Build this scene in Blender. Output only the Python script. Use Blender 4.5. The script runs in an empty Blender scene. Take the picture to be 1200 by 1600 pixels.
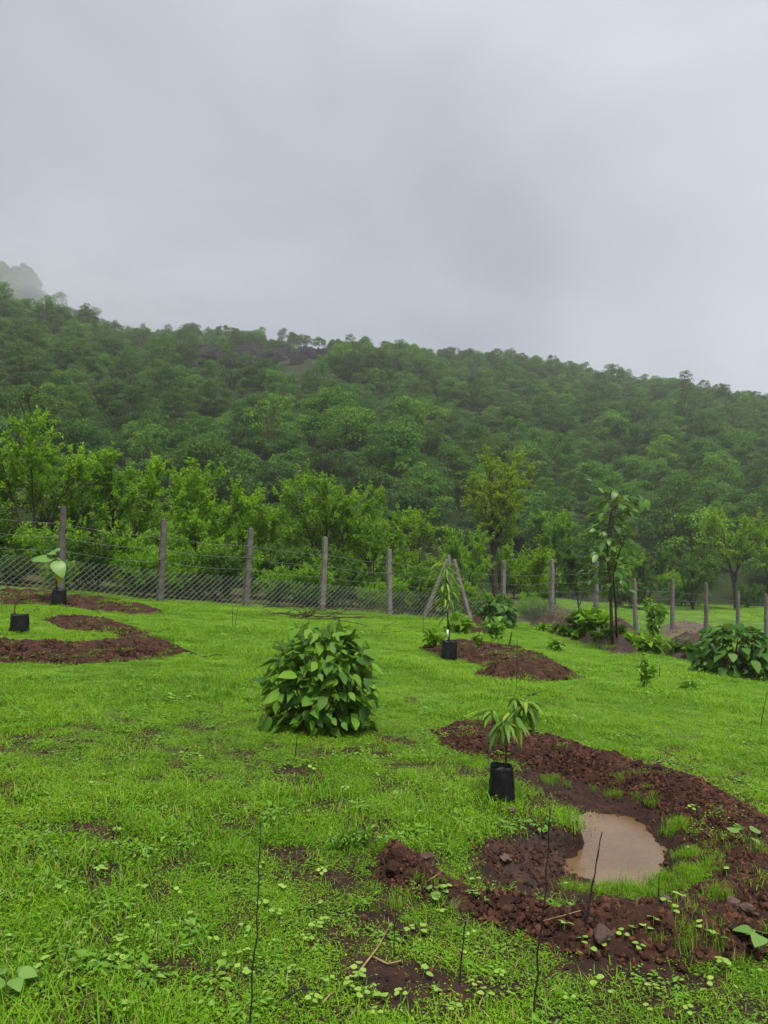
import bpy, math, random
import numpy as np
from mathutils import Vector, Matrix, Euler

sc = bpy.context.scene
COL = sc.collection
R = math.radians

# ------------------------------------------------------------------ camera
EYE = Vector((0.0, 0.0, 1.5))
F_PX = 1200.0
cam = bpy.data.cameras.new('camera')
cam.sensor_fit = 'VERTICAL'
cam.sensor_height = 36.0
cam.lens = 36.0 * F_PX / 1600.0
cam.clip_start = 0.05
cam.clip_end = 6000
camo = bpy.data.objects.new('camera', cam)
COL.objects.link(camo)
CAM_R = (Matrix.Rotation(R(90 + 3.43), 3, 'X') @ Matrix.Rotation(R(1.15), 3, 'Z'))
camo.matrix_world = Matrix.Translation(EYE) @ CAM_R.to_4x4()
sc.camera = camo
CAM_N = np.array(CAM_R)

# ------------------------------------------------------------------ sky, sun, exposure
SUN_EL, SUN_AZ = R(66), R(168)          # azimuth measured from +Y towards +X
w = bpy.data.worlds.new("World")
sc.world = w
w.use_nodes = True
nt = w.node_tree
nt.nodes.clear()
N = nt.nodes.new
L = nt.links.new
out = N('ShaderNodeOutputWorld')
bg = N('ShaderNodeBackground')
bg.inputs['Strength'].default_value = 0.1
sky = N('ShaderNodeTexSky')
sky.sky_type = 'NISHITA'
sky.sun_disc = False
sky.sun_elevation = SUN_EL
sky.sun_rotation = SUN_AZ
tc = N('ShaderNodeTexCoord')
mp = N('ShaderNodeMapping')
mp.inputs['Rotation'].default_value = (0.0, R(-24), 0.0)
mp.inputs['Scale'].default_value = (1.0, 0.7, 1.7)
mp.inputs['Location'].default_value = (1.35, 0.7, 0.4)
n1 = N('ShaderNodeTexNoise')
n1.inputs['Scale'].default_value = 2.1
n1.inputs['Detail'].default_value = 5
n1.inputs['Roughness'].default_value = 0.46
n1.inputs['Distortion'].default_value = 0.35
cr = N('ShaderNodeValToRGB')
cr.color_ramp.elements[0].position = 0.36
cr.color_ramp.elements[0].color = (.78, .825, .92, 1)
cr.color_ramp.elements[1].position = 0.98
cr.color_ramp.elements[1].color = (1.62, 1.66, 1.82, 1)
mx = N('ShaderNodeMix')
mx.data_type = 'RGBA'
mx.inputs[0].default_value = 0.96
L(tc.outputs['Generated'], mp.inputs['Vector'])
L(mp.outputs['Vector'], n1.inputs['Vector'])
sx = N('ShaderNodeVectorMath')
sx.operation = 'DOT_PRODUCT'
sx.inputs[1].default_value = (0.36, -0.1, 0.62)
L(tc.outputs['Generated'], sx.inputs[0])
ad = N('ShaderNodeMath')
ad.operation = 'ADD'
ad.inputs[1].default_value = 0
L(n1.outputs['Fac'], ad.inputs[0])
L(sx.outputs['Value'], ad.inputs[1])
L(ad.outputs[0], cr.inputs['Fac'])
L(sky.outputs['Color'], mx.inputs[6])
L(cr.outputs['Color'], mx.inputs[7])
L(mx.outputs[2], bg.inputs['Color'])
L(bg.outputs[0], out.inputs['Surface'])

sun = bpy.data.lights.new('sun', 'SUN')
sun.energy = 1.5
sun.angle = R(24)
sun.color = (1.0, 0.97, 0.92)
suno = bpy.data.objects.new('sun', sun)
sd = Vector((math.sin(SUN_AZ) * math.cos(SUN_EL), math.cos(SUN_AZ) * math.cos(SUN_EL), math.sin(SUN_EL)))
suno.rotation_euler = sd.to_track_quat('Z', 'Y').to_euler()
suno.location = (0, 0, 60)
COL.objects.link(suno)

sc.view_settings.view_transform = 'Standard'
sc.view_settings.look = 'None'
sc.view_settings.exposure = 2.05
sc.view_settings.gamma = 1.0
sc.view_settings.use_curve_mapping = False
sc.render.engine = 'CYCLES'
cy = sc.cycles
cy.use_denoising = True
try:
    cy.denoiser = 'OPENIMAGEDENOISE'
    cy.denoising_prefilter = 'ACCURATE'
except Exception:
    pass
cy.max_bounces = 5
cy.diffuse_bounces = 3
cy.glossy_bounces = 2
cy.transmission_bounces = 3
cy.volume_bounces = 3
cy.transparent_max_bounces = 6
cy.use_adaptive_sampling = True
cy.adaptive_threshold = 0.015
cy.caustics_reflective = False
cy.caustics_refractive = False

# ------------------------------------------------------------------ helpers
rng = np.random.default_rng(11)


def sm(a, b, x):
    t = np.clip((x - a) / (b - a), 0, 1)
    return t * t * (3 - 2 * t)


def _h(i, j, s):
    v = np.sin(i * 127.1 + j * 311.7 + s * 74.7) * 43758.5453
    return v - np.floor(v)


def vnoise(x, y, s=0):
    x = np.asarray(x, float)
    y = np.asarray(y, float)
    i, j = np.floor(x), np.floor(y)
    fx, fy = x - i, y - j
    fx, fy = fx * fx * (3 - 2 * fx), fy * fy * (3 - 2 * fy)
    a, b, c, d = _h(i, j, s), _h(i + 1, j, s), _h(i, j + 1, s), _h(i + 1, j + 1, s)
    return a + (b - a) * fx + (c - a) * fy + (a - b - c + d) * fx * fy


def fbm(x, y, s=0, o=4):
    v, a, t = 0, 0.5, 0
    x = np.asarray(x, float)
    y = np.asarray(y, float)
    for k in range(o):
        v = v + a * vnoise(x, y, s + k * 3.1)
        t += a
        a *= 0.5
        x, y = x * 2.03 + 7.7, y * 2.03 + 3.3
    return v / t


def mesh(name, V, T, mats=(), mi=None, attrs=None, smooth=False):
    """one mesh from a vertex array and a triangle array"""
    V = np.asarray(V, np.float32)
    T = np.asarray(T, np.int32)
    m = bpy.data.meshes.new(name)
    m.vertices.add(len(V))
    m.vertices.foreach_set('co', V.ravel())
    k = T.shape[1] if len(T) else 3
    if len(T):
        m.loops.add(T.size)
        m.loops.foreach_set('vertex_index', T.ravel())
        m.polygons.add(len(T))
        m.polygons.foreach_set('loop_start', np.arange(0, T.size, k, dtype=np.int32))
        m.polygons.foreach_set('loop_total', np.full(len(T), k, np.int32))
        if mi is not None:
            m.polygons.foreach_set('material_index', np.asarray(mi, np.int32))
        m.polygons.foreach_set('use_smooth', np.full(len(T), bool(smooth)))
    for mt in (mats if isinstance(mats, (list, tuple)) else [mats]):
        m.materials.append(mt)
    if attrs:
        for an, av in attrs.items():
            at_ = m.attributes.new(an, 'FLOAT', 'POINT')
            at_.data.foreach_set('value', np.asarray(av, np.float32))
    m.update(calc_edges=True)
    return m


def obj(name, me, parent=None, loc=None, rot=None, scale=None):
    o = bpy.data.objects.new(name, me)
    COL.objects.link(o)
    if parent is not None:
        o.parent = parent
    if loc is not None:
        o.location = loc
    if rot is not None:
        o.rotation_euler = rot
    if scale is not None:
        o.scale = scale
    return o


def tag(o, label=None, cat=None, group=None, kind=None):
    if label:
        o['label'] = label
    if cat:
        o['category'] = cat
    if group:
        o['group'] = group
    if kind:
        o['kind'] = kind
    return o


def thing(name, label, cat, loc=(0, 0, 0), rz=0.0, group=None):
    o = bpy.data.objects.new(name, None)
    COL.objects.link(o)
    o.empty_display_size = 0.2
    o.location = loc
    o.rotation_euler = (0, 0, rz)
    return tag(o, label, cat, group)


def dup(root, loc, rz=0.0, scale=1.0, label=None, group=None):
    r = root.copy()
    COL.objects.link(r)
    r.location = loc
    r.rotation_euler = (0, 0, rz)
    r.scale = (scale,) * 3 if np.isscalar(scale) else scale
    if label:
        r['label'] = label
    if group:
        r['group'] = group
    for ch in list(root.children):
        c = ch.copy()
        COL.objects.link(c)
        c.parent = r
    return r


def cat(parts):
    """join (V, T) or (V, T, material index) pieces"""
    Vs, Ts, Ms, n = [], [], [], 0
    for p in parts:
        V, T = np.asarray(p[0], float), np.asarray(p[1], int)
        Vs.append(V)
        Ts.append(T + n)
        Ms.append(np.full(len(T), p[2] if len(p) > 2 else 0))
        n += len(V)
    return np.concatenate(Vs), np.concatenate(Ts), np.concatenate(Ms)


def tube(P, r, n=5, cap=True):
    P = np.asarray(P, float)
    k = len(P)
    r = np.broadcast_to(np.asarray(r, float), (k,))
    D = np.gradient(P, axis=0)
    D /= np.linalg.norm(D, axis=1, keepdims=True) + 1e-9
    ref = np.array([0.31, 0.87, 0.38]) if abs(D[0][2]) > 0.8 else np.array([0.05, 0.08, 1.0])
    A = np.cross(D, ref)
    A /= np.linalg.norm(A, axis=1, keepdims=True) + 1e-9
    B = np.cross(D, A)
    an = np.linspace(0, 2 * np.pi, n, endpoint=False)
    V = (P[:, None, :] + r[:, None, None] * (np.cos(an)[None, :, None] * A[:, None, :] + np.sin(an)[None, :, None] * B[:, None, :])).reshape(-1, 3)
    T = []
    for i in range(k - 1):
        for j in range(n):
            a, b = i * n + j, i * n + (j + 1) % n
            T += [(a, b, b + n), (a, b + n, a + n)]
    if cap:
        for j in range(1, n - 1):
            T += [(0, j + 1, j), ((k - 1) * n, (k - 1) * n + j, (k - 1) * n + j + 1)]
    return V, np.array(T)


def grid_tris(nu, nv, keep=None):
    """vertex (i, j) has index i*nv+j"""
    I, J = np.meshgrid(np.arange(nu - 1), np.arange(nv - 1), indexing='ij')
    a = (I * nv + J).ravel()
    Q = np.stack([a, a + nv, a + nv + 1, a + 1], 1)
    if keep is not None:
        Q = Q[keep[Q].any(1)]
    return np.concatenate([Q[:, [0, 1, 2]], Q[:, [0, 2, 3]]])


def compact(V, T, *extra):
    u, inv = np.unique(T.ravel(), return_inverse=True)
    return (V[u], inv.reshape(T.shape)) + tuple(e[u] for e in extra)


def norm(v):
    v = np.asarray(v, float)
    return v / (np.linalg.norm(v, axis=-1, keepdims=True) + 1e-9)


def scatter(tv, tf, P, X, Nn, S):
    """copies of a template (length along x, normal z) at points P"""
    X = norm(X)
    Y = norm(np.cross(Nn, X))
    Z = np.cross(X, Y)
    S = np.broadcast_to(np.asarray(S, float), (len(P),))[:, None, None]
    V = P[:, None, :] + S * (tv[None, :, 0:1] * X[:, None, :] + tv[None, :, 1:2] * Y[:, None, :] + tv[None, :, 2:3] * Z[:, None, :])
    T = tf[None] + (np.arange(len(P)) * len(tv))[:, None, None]
    return V.reshape(-1, 3), T.reshape(-1, 3)


def leaf2(wd, fold=0.10, droop=0.12):
    """cheap folded leaf of two triangles"""
    return (np.array([(0, 0, 0), (.42, wd / 2, fold * wd * 2), (1, 0, -droop), (.42, -wd / 2, fold * wd * 2)]),
            np.array([(0, 2, 1), (0, 3, 2)]))


def leaf_fine(wd, prof, fold=0.18, droop=0.25, wave=0.0, n=8, twist=0.0):
    """leaf blade of n stations and three columns; prof(t) is the half width"""
    V, T = [], []
    for i in range(n):
        t = i / (n - 1)
        hw = max(prof(t) * wd / 2, 0.001)
        z = -droop * t * t
        wv = wave * math.sin(t * 9)
        V += [(t, -hw, z + fold * hw + wv), (t, 0, z), (t, hw, z + fold * hw - wv)]
    for i in range(n - 1):
        for c in range(2):
            a = i * 3 + c
            T += [(a, a + 3, a + 4), (a, a + 4, a + 1)]
    return np.array(V, float), np.array(T)


def rand_dirs(n, r=rng):
    return norm(r.normal(size=(n, 3)))


# ------------------------------------------------------------------ pixels of the photograph -> points of the place
def ray(px, py):
    d = CAM_N @ np.array([(px - 600) / F_PX, -(py - 800) / F_PX, -1.0])
    return d / np.linalg.norm(d)


def at_depth(px, py, Y):
    d = ray(px, py)
    return np.array(EYE) + d * (Y / d[1])


def project(P):
    q = (np.asarray(P, float) - np.array(EYE)) @ CAM_N
    return 600 - F_PX * q[..., 0] / q[..., 2], 800 + F_PX * q[..., 1] / q[..., 2]


def at(px, py, fn=None):
    """where the view ray meets the ground"""
    fn = fn or ground_base
    d = ray(px, py)
    t = np.geomspace(1.0, 300, 1500)
    P = np.array(EYE) + t[:, None] * d
    dz = P[:, 2] - fn(P[:, 0], P[:, 1])
    i = np.argmax(dz < 0)
    if i == 0:
        return P[-1]
    f = dz[i - 1] / (dz[i - 1] - dz[i])
    Q = P[i - 1] + f * (P[i] - P[i - 1])
    return Q


# ------------------------------------------------------------------ terrain
def ground_base(X, Y):
    X = np.asarray(X, float)
    Y = np.asarray(Y, float)
    s = -0.03 - 0.064 * sm(4, 18, Y)
    return -0.15 * sm(10, 22, Y) + s * np.clip(X, -18, 18)


def seg_dist(X, Y, A, B):
    d = B - A
    l2 = (d * d).sum() + 1e-12
    t = np.clip(((X - A[0]) * d[0] + (Y - A[1]) * d[1]) / l2, 0, 1)
    return np.hypot(X - A[0] - t * d[0], Y - A[1] - t * d[1])


def poly_dist(X, Y, Q, closed=True):
    D = np.full(np.shape(X), 1e9)
    n = len(Q)
    for i in range(n if closed else n - 1):
        D = np.minimum(D, seg_dist(X, Y, Q[i], Q[(i + 1) % n]))
    return D


def poly_in(X, Y, Q):
    ins = np.zeros(np.shape(X), bool)
    n = len(Q)
    for i in range(n):
        (x1, y1), (x2, y2) = Q[i], Q[(i + 1) % n]
        c = (y1 > Y) != (y2 > Y)
        ins ^= c & (X < (x2 - x1) * (Y - y1) / (y2 - y1 + 1e-12) + x1)
    return ins


def sdf(X, Y, Q):
    """signed distance, positive inside; cheap away from the polygon"""
    X = np.asarray(X, float)
    Y = np.asarray(Y, float)
    out_ = np.full(X.shape, -5.0)
    m = (X > Q[:, 0].min() - .6) & (X < Q[:, 0].max() + .6) & (Y > Q[:, 1].min() - .6) & (Y < Q[:, 1].max() + .6)
    if m.any():
        d = poly_dist(X[m], Y[m], Q)
        out_[m] = np.where(poly_in(X[m], Y[m], Q), d, -d)
    return out_


def px_poly(pts, drop=0.0):
    return np.array([at(*p, lambda x, y: ground_base(x, y) - drop)[:2] for p in pts])


# the flooded pit in front of the near bag
PIT_INNER = px_poly([(790, 1222), (836, 1246), (876, 1268), (902, 1296), (884, 1312), (832, 1314), (790, 1318), (752, 1326)], .03)
PIT_OUTER = px_poly([(752, 1326), (746, 1366), (800, 1402), (870, 1414), (960, 1416), (1044, 1408), (1090, 1374), (1088, 1324),
                     (1052, 1266), (960, 1222), (880, 1196), (815, 1190), (790, 1222)], .03)
PIT = np.concatenate([PIT_INNER, PIT_OUTER[1:-1]])
PIT_C = px_poly([(968, 1336)], .14)[0]
WATER_Z = -0.145


def pit_depth(X, Y):
    d = np.zeros(np.shape(X))
    s = sdf(X, Y, PIT)
    m = s > 0
    if m.any():
        x, y = X[m], Y[m]
        wob = .045 * (fbm(x * 9, y * 9, 91, 3) - .5) * 2
        di = np.maximum(poly_dist(x, y, PIT_INNER, False) + wob, 0)
        do = np.maximum(poly_dist(x, y, PIT_OUTER, False) + wob, 0)
        r = np.hypot(x - PIT_C[0], y - PIT_C[1])
        D = 0.075 + 0.14 * np.exp(-(r / 0.50) ** 2)
        d[m] = D * np.minimum(sm(0, .08, di), sm(0, .30, do)) + .034 * (fbm(x * 18, y * 18, 93, 4) - .5) * sm(0, .05, s[m])
    return d


def ground(X, Y):
    X = np.asarray(X, float)
    Y = np.asarray(Y, float)
    z = ground_base(X, Y) + 0.07 * (fbm(X / 2.6, Y / 2.6, 1, 3) - .5) + 0.022 * (fbm(X * 2.2, Y * 2.2, 5, 3) - .5)
    return z - pit_depth(X, Y)


BANKS = {}


def bank_def(key, pts, h, wd, res, drop=0.0):
    BANKS[key] = (px_poly(pts, drop), h, wd, res)


bank_def('near', [(682, 1145), (740, 1142), (800, 1150), (880, 1170), (960, 1192), (1040, 1214), (1120, 1240), (1200, 1284), (1290, 1345), (1340, 1420),
                  (1300, 1490), (1200, 1500), (1100, 1506), (1000, 1506), (900, 1492), (830, 1470), (760, 1440), (690, 1412), (630, 1392), (585, 1372),
                  (586, 1335), (618, 1322), (668, 1358), (715, 1386), (770, 1408), (850, 1422), (950, 1426), (1050, 1414), (1104, 1384), (1098, 1332),
                  (1050, 1272), (960, 1226), (870, 1198), (800, 1194), (730, 1184), (690, 1168)], 0.105, 0.22, 0.016)
bank_def('lump', [(752, 1338), (800, 1328), (850, 1322), (880, 1316), (886, 1332), (868, 1358), (840, 1380), (800, 1382), (758, 1364)], .055, .10, 0.013, .06)
bank_def('left', [(66, 970), (110, 966), (170, 973), (220, 987), (260, 1004), (290, 1020), (240, 1032), (120, 1038), (0, 1037), (-120, 1034), (-130, 1014),
                  (-60, 1004), (0, 1004), (60, 1009), (130, 1010), (176, 1004), (190, 998), (150, 988), (100, 984)], 0.10, 0.45, 0.05)
bank_def('fence', [(-160, 930), (0, 925), (70, 928), (130, 935), (200, 944), (262, 960), (200, 961), (130, 953), (60, 946), (0, 945), (-160, 952)], 0.08, 0.5, 0.08)
bank_def('mid', [(652, 1014), (690, 1010), (740, 1014), (800, 1020), (840, 1029), (880, 1044), (912, 1061), (860, 1069), (790, 1066), (736, 1058),
                 (756, 1046), (748, 1037), (700, 1027)], 0.15, 0.4, 0.05)
bank_def('heap', [(712, 976), (728, 966), (752, 968), (776, 980), (770, 992), (740, 994), (718, 988)], 0.18, 0.6, 0.06)
bank_def('trench', [(826, 979), (880, 974), (940, 982), (1000, 996), (1024, 1010), (1000, 1024), (960, 1024), (930, 1012), (880, 996)], 0.42, 0.8, 0.09)
bank_def('trench2', [(1030, 1008), (1064, 1004), (1116, 1014), (1160, 1030), (1130, 1040), (1080, 1036), (1036, 1024)], 0.36, 0.7, 0.09)
bank_def('rear', [(1030, 982), (1052, 976), (1090, 980), (1128, 988), (1120, 1000), (1060, 1000), (1034, 996)], 0.22, 0.7, 0.10)


def bank_h(key, X, Y, s=None):
    Q, h, wd, res = BANKS[key]
    if s is None:
        s = sdf(X, Y, Q)
    s = s + 0.22 * wd * (fbm(X / (wd * .9), Y / (wd * .9), 21, 3) - .5) * 2
    f = sm(-.04, wd, s)
    z = h * f * (0.55 + 0.9 * fbm(X * 3.1 * .13 / h, Y * 3.1 * .13 / h, 8, 3)) + 0.25 * h * f ** .5 * (fbm(X * 9 * .13 / h, Y * 9 * .13 / h, 9, 4) - .45)
    return z, s


def bank_s(key, X, Y):
    Q, h, wd, res = BANKS[key]
    s = sdf(X, Y, Q)
    m = s > -.4
    if m.any():
        s[m] = s[m] + .22 * wd * (fbm(X[m] / (wd * .9), Y[m] / (wd * .9), 21, 3) - .5) * 2
    return s


def surface(X, Y):
    z = ground(X, Y)
    for k in BANKS:
        s = sdf(X, Y, BANKS[k][0])
        m = s > -.05
        if m.any():
            h, _ = bank_h(k, X[m], Y[m], s[m])
            z[m] += np.maximum(h, 0)
    return z


def on(px, py):
    """point of the built surface under a pixel"""
    d = ray(px, py)
    t = np.geomspace(1.6, 120, 2500)
    P = np.array(EYE) + t[:, None] * d
    dz = P[:, 2] - surface(P[:, 0], P[:, 1])
    i = int(np.argmax(dz < 0))
    return P[i]


def zs(x, y):
    return float(surface(np.array([x]), np.array([y]))[0])


# ------------------------------------------------------------------ materials
def new_mat(name):
    m = bpy.data.materials.new(name)
    m.use_nodes = True
    n = m.node_tree
    n.nodes.clear()
    o = n.nodes.new('ShaderNodeOutputMaterial')
    return m, n, o


def ramp(n, stops):
    c = n.nodes.new('ShaderNodeValToRGB')
    e = c.color_ramp.elements
    while len(e) > 1:
        e.remove(e[-1])
    e[0].position, e[0].color = stops[0][0], (*stops[0][1], 1)
    for p, col in stops[1:]:
        x = e.new(p)
        x.color = (*col, 1)
    return c


def math_node(n, op, a, b=None, clamp=False):
    x = n.nodes.new('ShaderNodeMath')
    x.operation = op
    x.use_clamp = clamp
    for i, v in enumerate((a, b)):
        if v is None:
            continue
        if isinstance(v, (int, float)):
            x.inputs[i].default_value = v
        else:
            n.links.new(v, x.inputs[i])
    return x.outputs[0]


def noise(n, scale, detail=4, rough=0.55, vec=None, dist=0.0):
    x = n.nodes.new('ShaderNodeTexNoise')
    x.inputs['Scale'].default_value = scale
    x.inputs['Detail'].default_value = detail
    x.inputs['Roughness'].default_value = rough
    x.inputs['Distortion'].default_value = dist
    if vec is not None:
        n.links.new(vec, x.inputs['Vector'])
    return x.outputs['Fac']


def mixc(n, fac, a, b):
    x = n.nodes.new('ShaderNodeMix')
    x.data_type = 'RGBA'
    for i, v in ((0, fac), (6, a), (7, b)):
        if isinstance(v, (int, float)):
            x.inputs[i].default_value = v
        elif isinstance(v, tuple):
            x.inputs[i].default_value = (*v, 1)
        else:
            n.links.new(v, x.inputs[i])
    return x.outputs[2]


def leaf_mat(name, cols, rough=0.42, trans=0.35, spec=0.35, w_attr=0.6, w_obj=0.4, pos_scale=None, midrib=None):
    """foliage: the tone of each leaf and of each plant varies; light passes through the blade"""
    m, n, o = new_mat(name)
    at_ = n.nodes.new('ShaderNodeAttribute')
    at_.attribute_name = 'lv'
    oi = n.nodes.new('ShaderNodeObjectInfo')
    f = math_node(n, 'ADD', math_node(n, 'MULTIPLY', at_.outputs['Fac'], w_attr), math_node(n, 'MULTIPLY', oi.outputs['Random'], w_obj))
    geo = n.nodes.new('ShaderNodeNewGeometry')
    if pos_scale:
        f = math_node(n, 'ADD', math_node(n, 'MULTIPLY', f, 0.6),
                      math_node(n, 'MULTIPLY', math_node(n, 'SUBTRACT', noise(n, pos_scale, 3, .6, geo.outputs['Position']), 0.28), 0.9), True)
    k = len(cols)
    c = ramp(n, [(i / (k - 1), cols[i]) for i in range(k)])
    n.links.new(f, c.inputs['Fac'])
    colr = c.outputs['Color']
    if midrib:
        tcn = n.nodes.new('ShaderNodeTexCoord')
        sp = n.nodes.new('ShaderNodeSeparateXYZ')
        n.links.new(tcn.outputs['Object'], sp.inputs[0])
        ay = math_node(n, 'ABSOLUTE', sp.outputs['Y'])
        rib = math_node(n, 'LESS_THAN', ay, 0.014)
        vein = math_node(n, 'LESS_THAN', math_node(n, 'FRACT', math_node(n, 'SUBTRACT', math_node(n, 'MULTIPLY', sp.outputs['X'], 7.0), math_node(n, 'MULTIPLY', ay, 6.0))), 0.1)
        v = math_node(n, 'MAXIMUM', rib, math_node(n, 'MULTIPLY', vein, 0.45))
        colr = mixc(n, math_node(n, 'MULTIPLY', v, midrib), colr, (.16, .26, .10))
    p = n.nodes.new('ShaderNodeBsdfPrincipled')
    n.links.new(colr, p.inputs['Base Color'])
    p.inputs['Roughness'].default_value = rough
    p.inputs['Specular IOR Level'].default_value = spec
    t = n.nodes.new('ShaderNodeBsdfTranslucent')
    tcx = mixc(n, 0.45, colr, (.24, .36, .02))
    n.links.new(tcx, t.inputs['Color'])
    ms = n.nodes.new('ShaderNodeMixShader')
    ms.inputs[0].default_value = trans
    n.links.new(p.outputs[0], ms.inputs[1])
    n.links.new(t.outputs[0], ms.inputs[2])
    n.links.new(ms.outputs[0], o.inputs['Surface'])
    return m


def surf_mat(name, stops, scale, rough=0.8, bump=0.3, bump_scale=None, spec=0.3, detail=6, dist=0.01, coord='Object', obj_vary=0.0, rough_var=0.0):
    m, n, o = new_mat(name)
    tcn = n.nodes.new('ShaderNodeTexCoord')
    if coord == 'World':
        vec = n.nodes.new('ShaderNodeNewGeometry').outputs['Position']
    else:
        vec = tcn.outputs[coord]
    f = noise(n, scale, detail, .62, vec)
    if obj_vary:
        oi = n.nodes.new('ShaderNodeObjectInfo')
        f = math_node(n, 'ADD', f, math_node(n, 'MULTIPLY', math_node(n, 'SUBTRACT', oi.outputs['Random'], .5), obj_vary), True)
    c = ramp(n, stops)
    n.links.new(f, c.inputs['Fac'])
    p = n.nodes.new('ShaderNodeBsdfPrincipled')
    n.links.new(c.outputs['Color'], p.inputs['Base Color'])
    p.inputs['Roughness'].default_value = rough
    if rough_var:
        rv = math_node(n, 'ADD', math_node(n, 'MULTIPLY', noise(n, scale * .6, 3, .5, vec), rough_var), rough - rough_var * .5, True)
        n.links.new(rv, p.inputs['Roughness'])
    p.inputs['Specular IOR Level'].default_value = spec
    if bump:
        b = n.nodes.new('ShaderNodeBump')
        b.inputs['Strength'].default_value = bump
        b.inputs['Distance'].default_value = dist
        n.links.new(noise(n, bump_scale or scale * 3, 6, .65, vec), b.inputs['Height'])
        n.links.new(b.outputs[0], p.inputs['Normal'])
    n.links.new(p.outputs[0], o.inputs['Surface'])
    return m


M = {}
M['soil'] = surf_mat('red_soil', [(.25, (.010, .0045, .003)), (.5, (.032, .0135, .0078)), (.75, (.072, .029, .016))], 9, .8, .9, 60, .16, 7, .012, 'World', rough_var=.3)
M['soil_dark'] = surf_mat('dark_soil', [(.25, (.012, .0065, .0045)), (.55, (.034, .0155, .010)), (.8, (.072, .031, .019))], 7, .75, .8, 50, .35, 7, .015, 'World')
M['soil_grey'] = surf_mat('dry_soil', [(.25, (.05, .035, .026)), (.55, (.10, .072, .055)), (.8, (.15, .11, .085))], 5, .9, .8, 30, .2, 7, .02, 'World')
M['clod'] = surf_mat('soil_clod', [(.2, (.010, .0046, .003)), (.5, (.037, .0155, .0090)), (.8, (.100, .040, .023))], 14, .8, .7, 60, .16, 5, .006, 'World', obj_vary=.5)
M['stone'] = surf_mat('stone', [(.25, (.040, .020, .015)), (.5, (.075, .042, .032)), (.8, (.12, .075, .058))], 12, .75, .5, 60, .4, 5, .004, 'Object', obj_vary=.4)
M['concrete'] = surf_mat('wet_concrete', [(.25, (.058, .052, .046)), (.5, (.115, .104, .093)), (.8, (.20, .182, .165))], 5, .8, .6, 45, .3, 8, .006, 'World', obj_vary=.25)
M['bark'] = surf_mat('bark', [(.3, (.022, .016, .011)), (.7, (.075, .056, .042))], 9, .85, .8, 40, .2, 6, .01)
M['bark_pale'] = surf_mat('pale_bark', [(.3, (.06, .048, .038)), (.7, (.16, .13, .105))], 9, .85, .8, 40, .2, 6, .01)
M['stick'] = surf_mat('black_stem', [(.3, (.006, .005, .005)), (.7, (.022, .018, .015))], 30, .6, .3, 80)
M['straw'] = surf_mat('dry_straw', [(.3, (.14, .085, .04)), (.7, (.30, .21, .10))], 30, .7, .2, 80)
M['stem_green'] = surf_mat('green_stem', [(.3, (.05, .09, .02)), (.7, (.10, .17, .04))], 20, .6, .1, 60)
M['stem_brown'] = surf_mat('brown_stem', [(.3, (.03, .02, .014)), (.7, (.08, .05, .035))], 20, .7, .3, 60)
M['white_paint'] = surf_mat('white_band', [(.3, (.6, .6, .58)), (.7, (.78, .78, .76))], 20, .6, .1, 60)
M['plastic'] = surf_mat('black_polythene', [(.3, (.0035, .0035, .004)), (.6, (.008, .008, .009)), (.68, (.020, .013, .010)), (.8, (.05, .028, .02))], 14, .42, .5, 22, .25, 4, .01, 'World', rough_var=.25)
M['wire'] = surf_mat('galvanised_wire', [(.3, (.075, .075, .075)), (.7, (.17, .17, .172))], 40, .5, 0, None, .5)
M['rock'] = surf_mat('dark_basalt', [(.28, (.007, .006, .007)), (.5, (.017, .0145, .016)), (.78, (.036, .030, .032))], .30, .9, 1.0, 1.1, .05, 8, .5, 'World')
M['hill'] = surf_mat('hill_undergrowth', [(.3, (.010, .016, .006)), (.55, (.020, .030, .010)), (.8, (.04, .034, .02))], .3, .95, .6, 1.2, .1, 6, .3, 'World')

# leaves
M['leaf_hill'] = leaf_mat('forest_leaves', [(.007, .027, .012), (.022, .072, .022), (.066, .118, .030), (.044, .135, .028), (.105, .225, .030), (.21, .36, .036)], .55, .3, .12, .35, .65)
M['leaf_left'] = leaf_mat('bright_tree_leaves', [(.075, .185, .012), (.160, .335, .018), (.24, .44, .024), (.33, .50, .03)], .55, .48, .12, .75, .15)
M['leaf_mid'] = leaf_mat('green_tree_leaves', [(.065, .160, .014), (.130, .285, .020), (.20, .38, .025), (.28, .45, .03)], .55, .48, .12, .75, .15)
M['leaf_dark'] = leaf_mat('dark_tree_leaves', [(.026, .072, .012), (.048, .115, .016), (.075, .16, .020), (.115, .20, .024)], .55, .33, .15, .75, .15)
M['leaf_olive'] = leaf_mat('olive_tree_leaves', [(.085, .170, .012), (.160, .275, .016), (.245, .36, .02), (.33, .41, .024)], .55, .48, .12, .8, .1)
M['leaf_yellow'] = leaf_mat('yellow_green_leaves', [(.080, .180, .012), (.15, .30, .017), (.235, .38, .022), (.33, .43, .026)], .55, .48, .12, .8, .1)
M['leaf_shrub'] = leaf_mat('shrub_leaves', [(.034, .085, .020), (.066, .160, .018), (.105, .225, .021), (.155, .29, .026)], .55, .38, .14, 0.0, 1.0, midrib=.5)
M['leaf_shrub_far'] = leaf_mat('distant_shrub_leaves', [(.034, .092, .020), (.060, .140, .025), (.095, .195, .028)], .5, .32, .15, 0.0, 1.0)
M['leaf_mango'] = leaf_mat('sapling_leaves', [(.050, .13, .018), (.105, .215, .020), (.18, .30, .022), (.28, .38, .025)], .5, .4, .2, 0.0, 1.0, midrib=.5)
M['leaf_teak'] = leaf_mat('big_sapling_leaves', [(.035, .10, .02), (.065, .155, .026), (.11, .21, .035)], .4, .4, .35, 0.0, 1.0)
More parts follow.
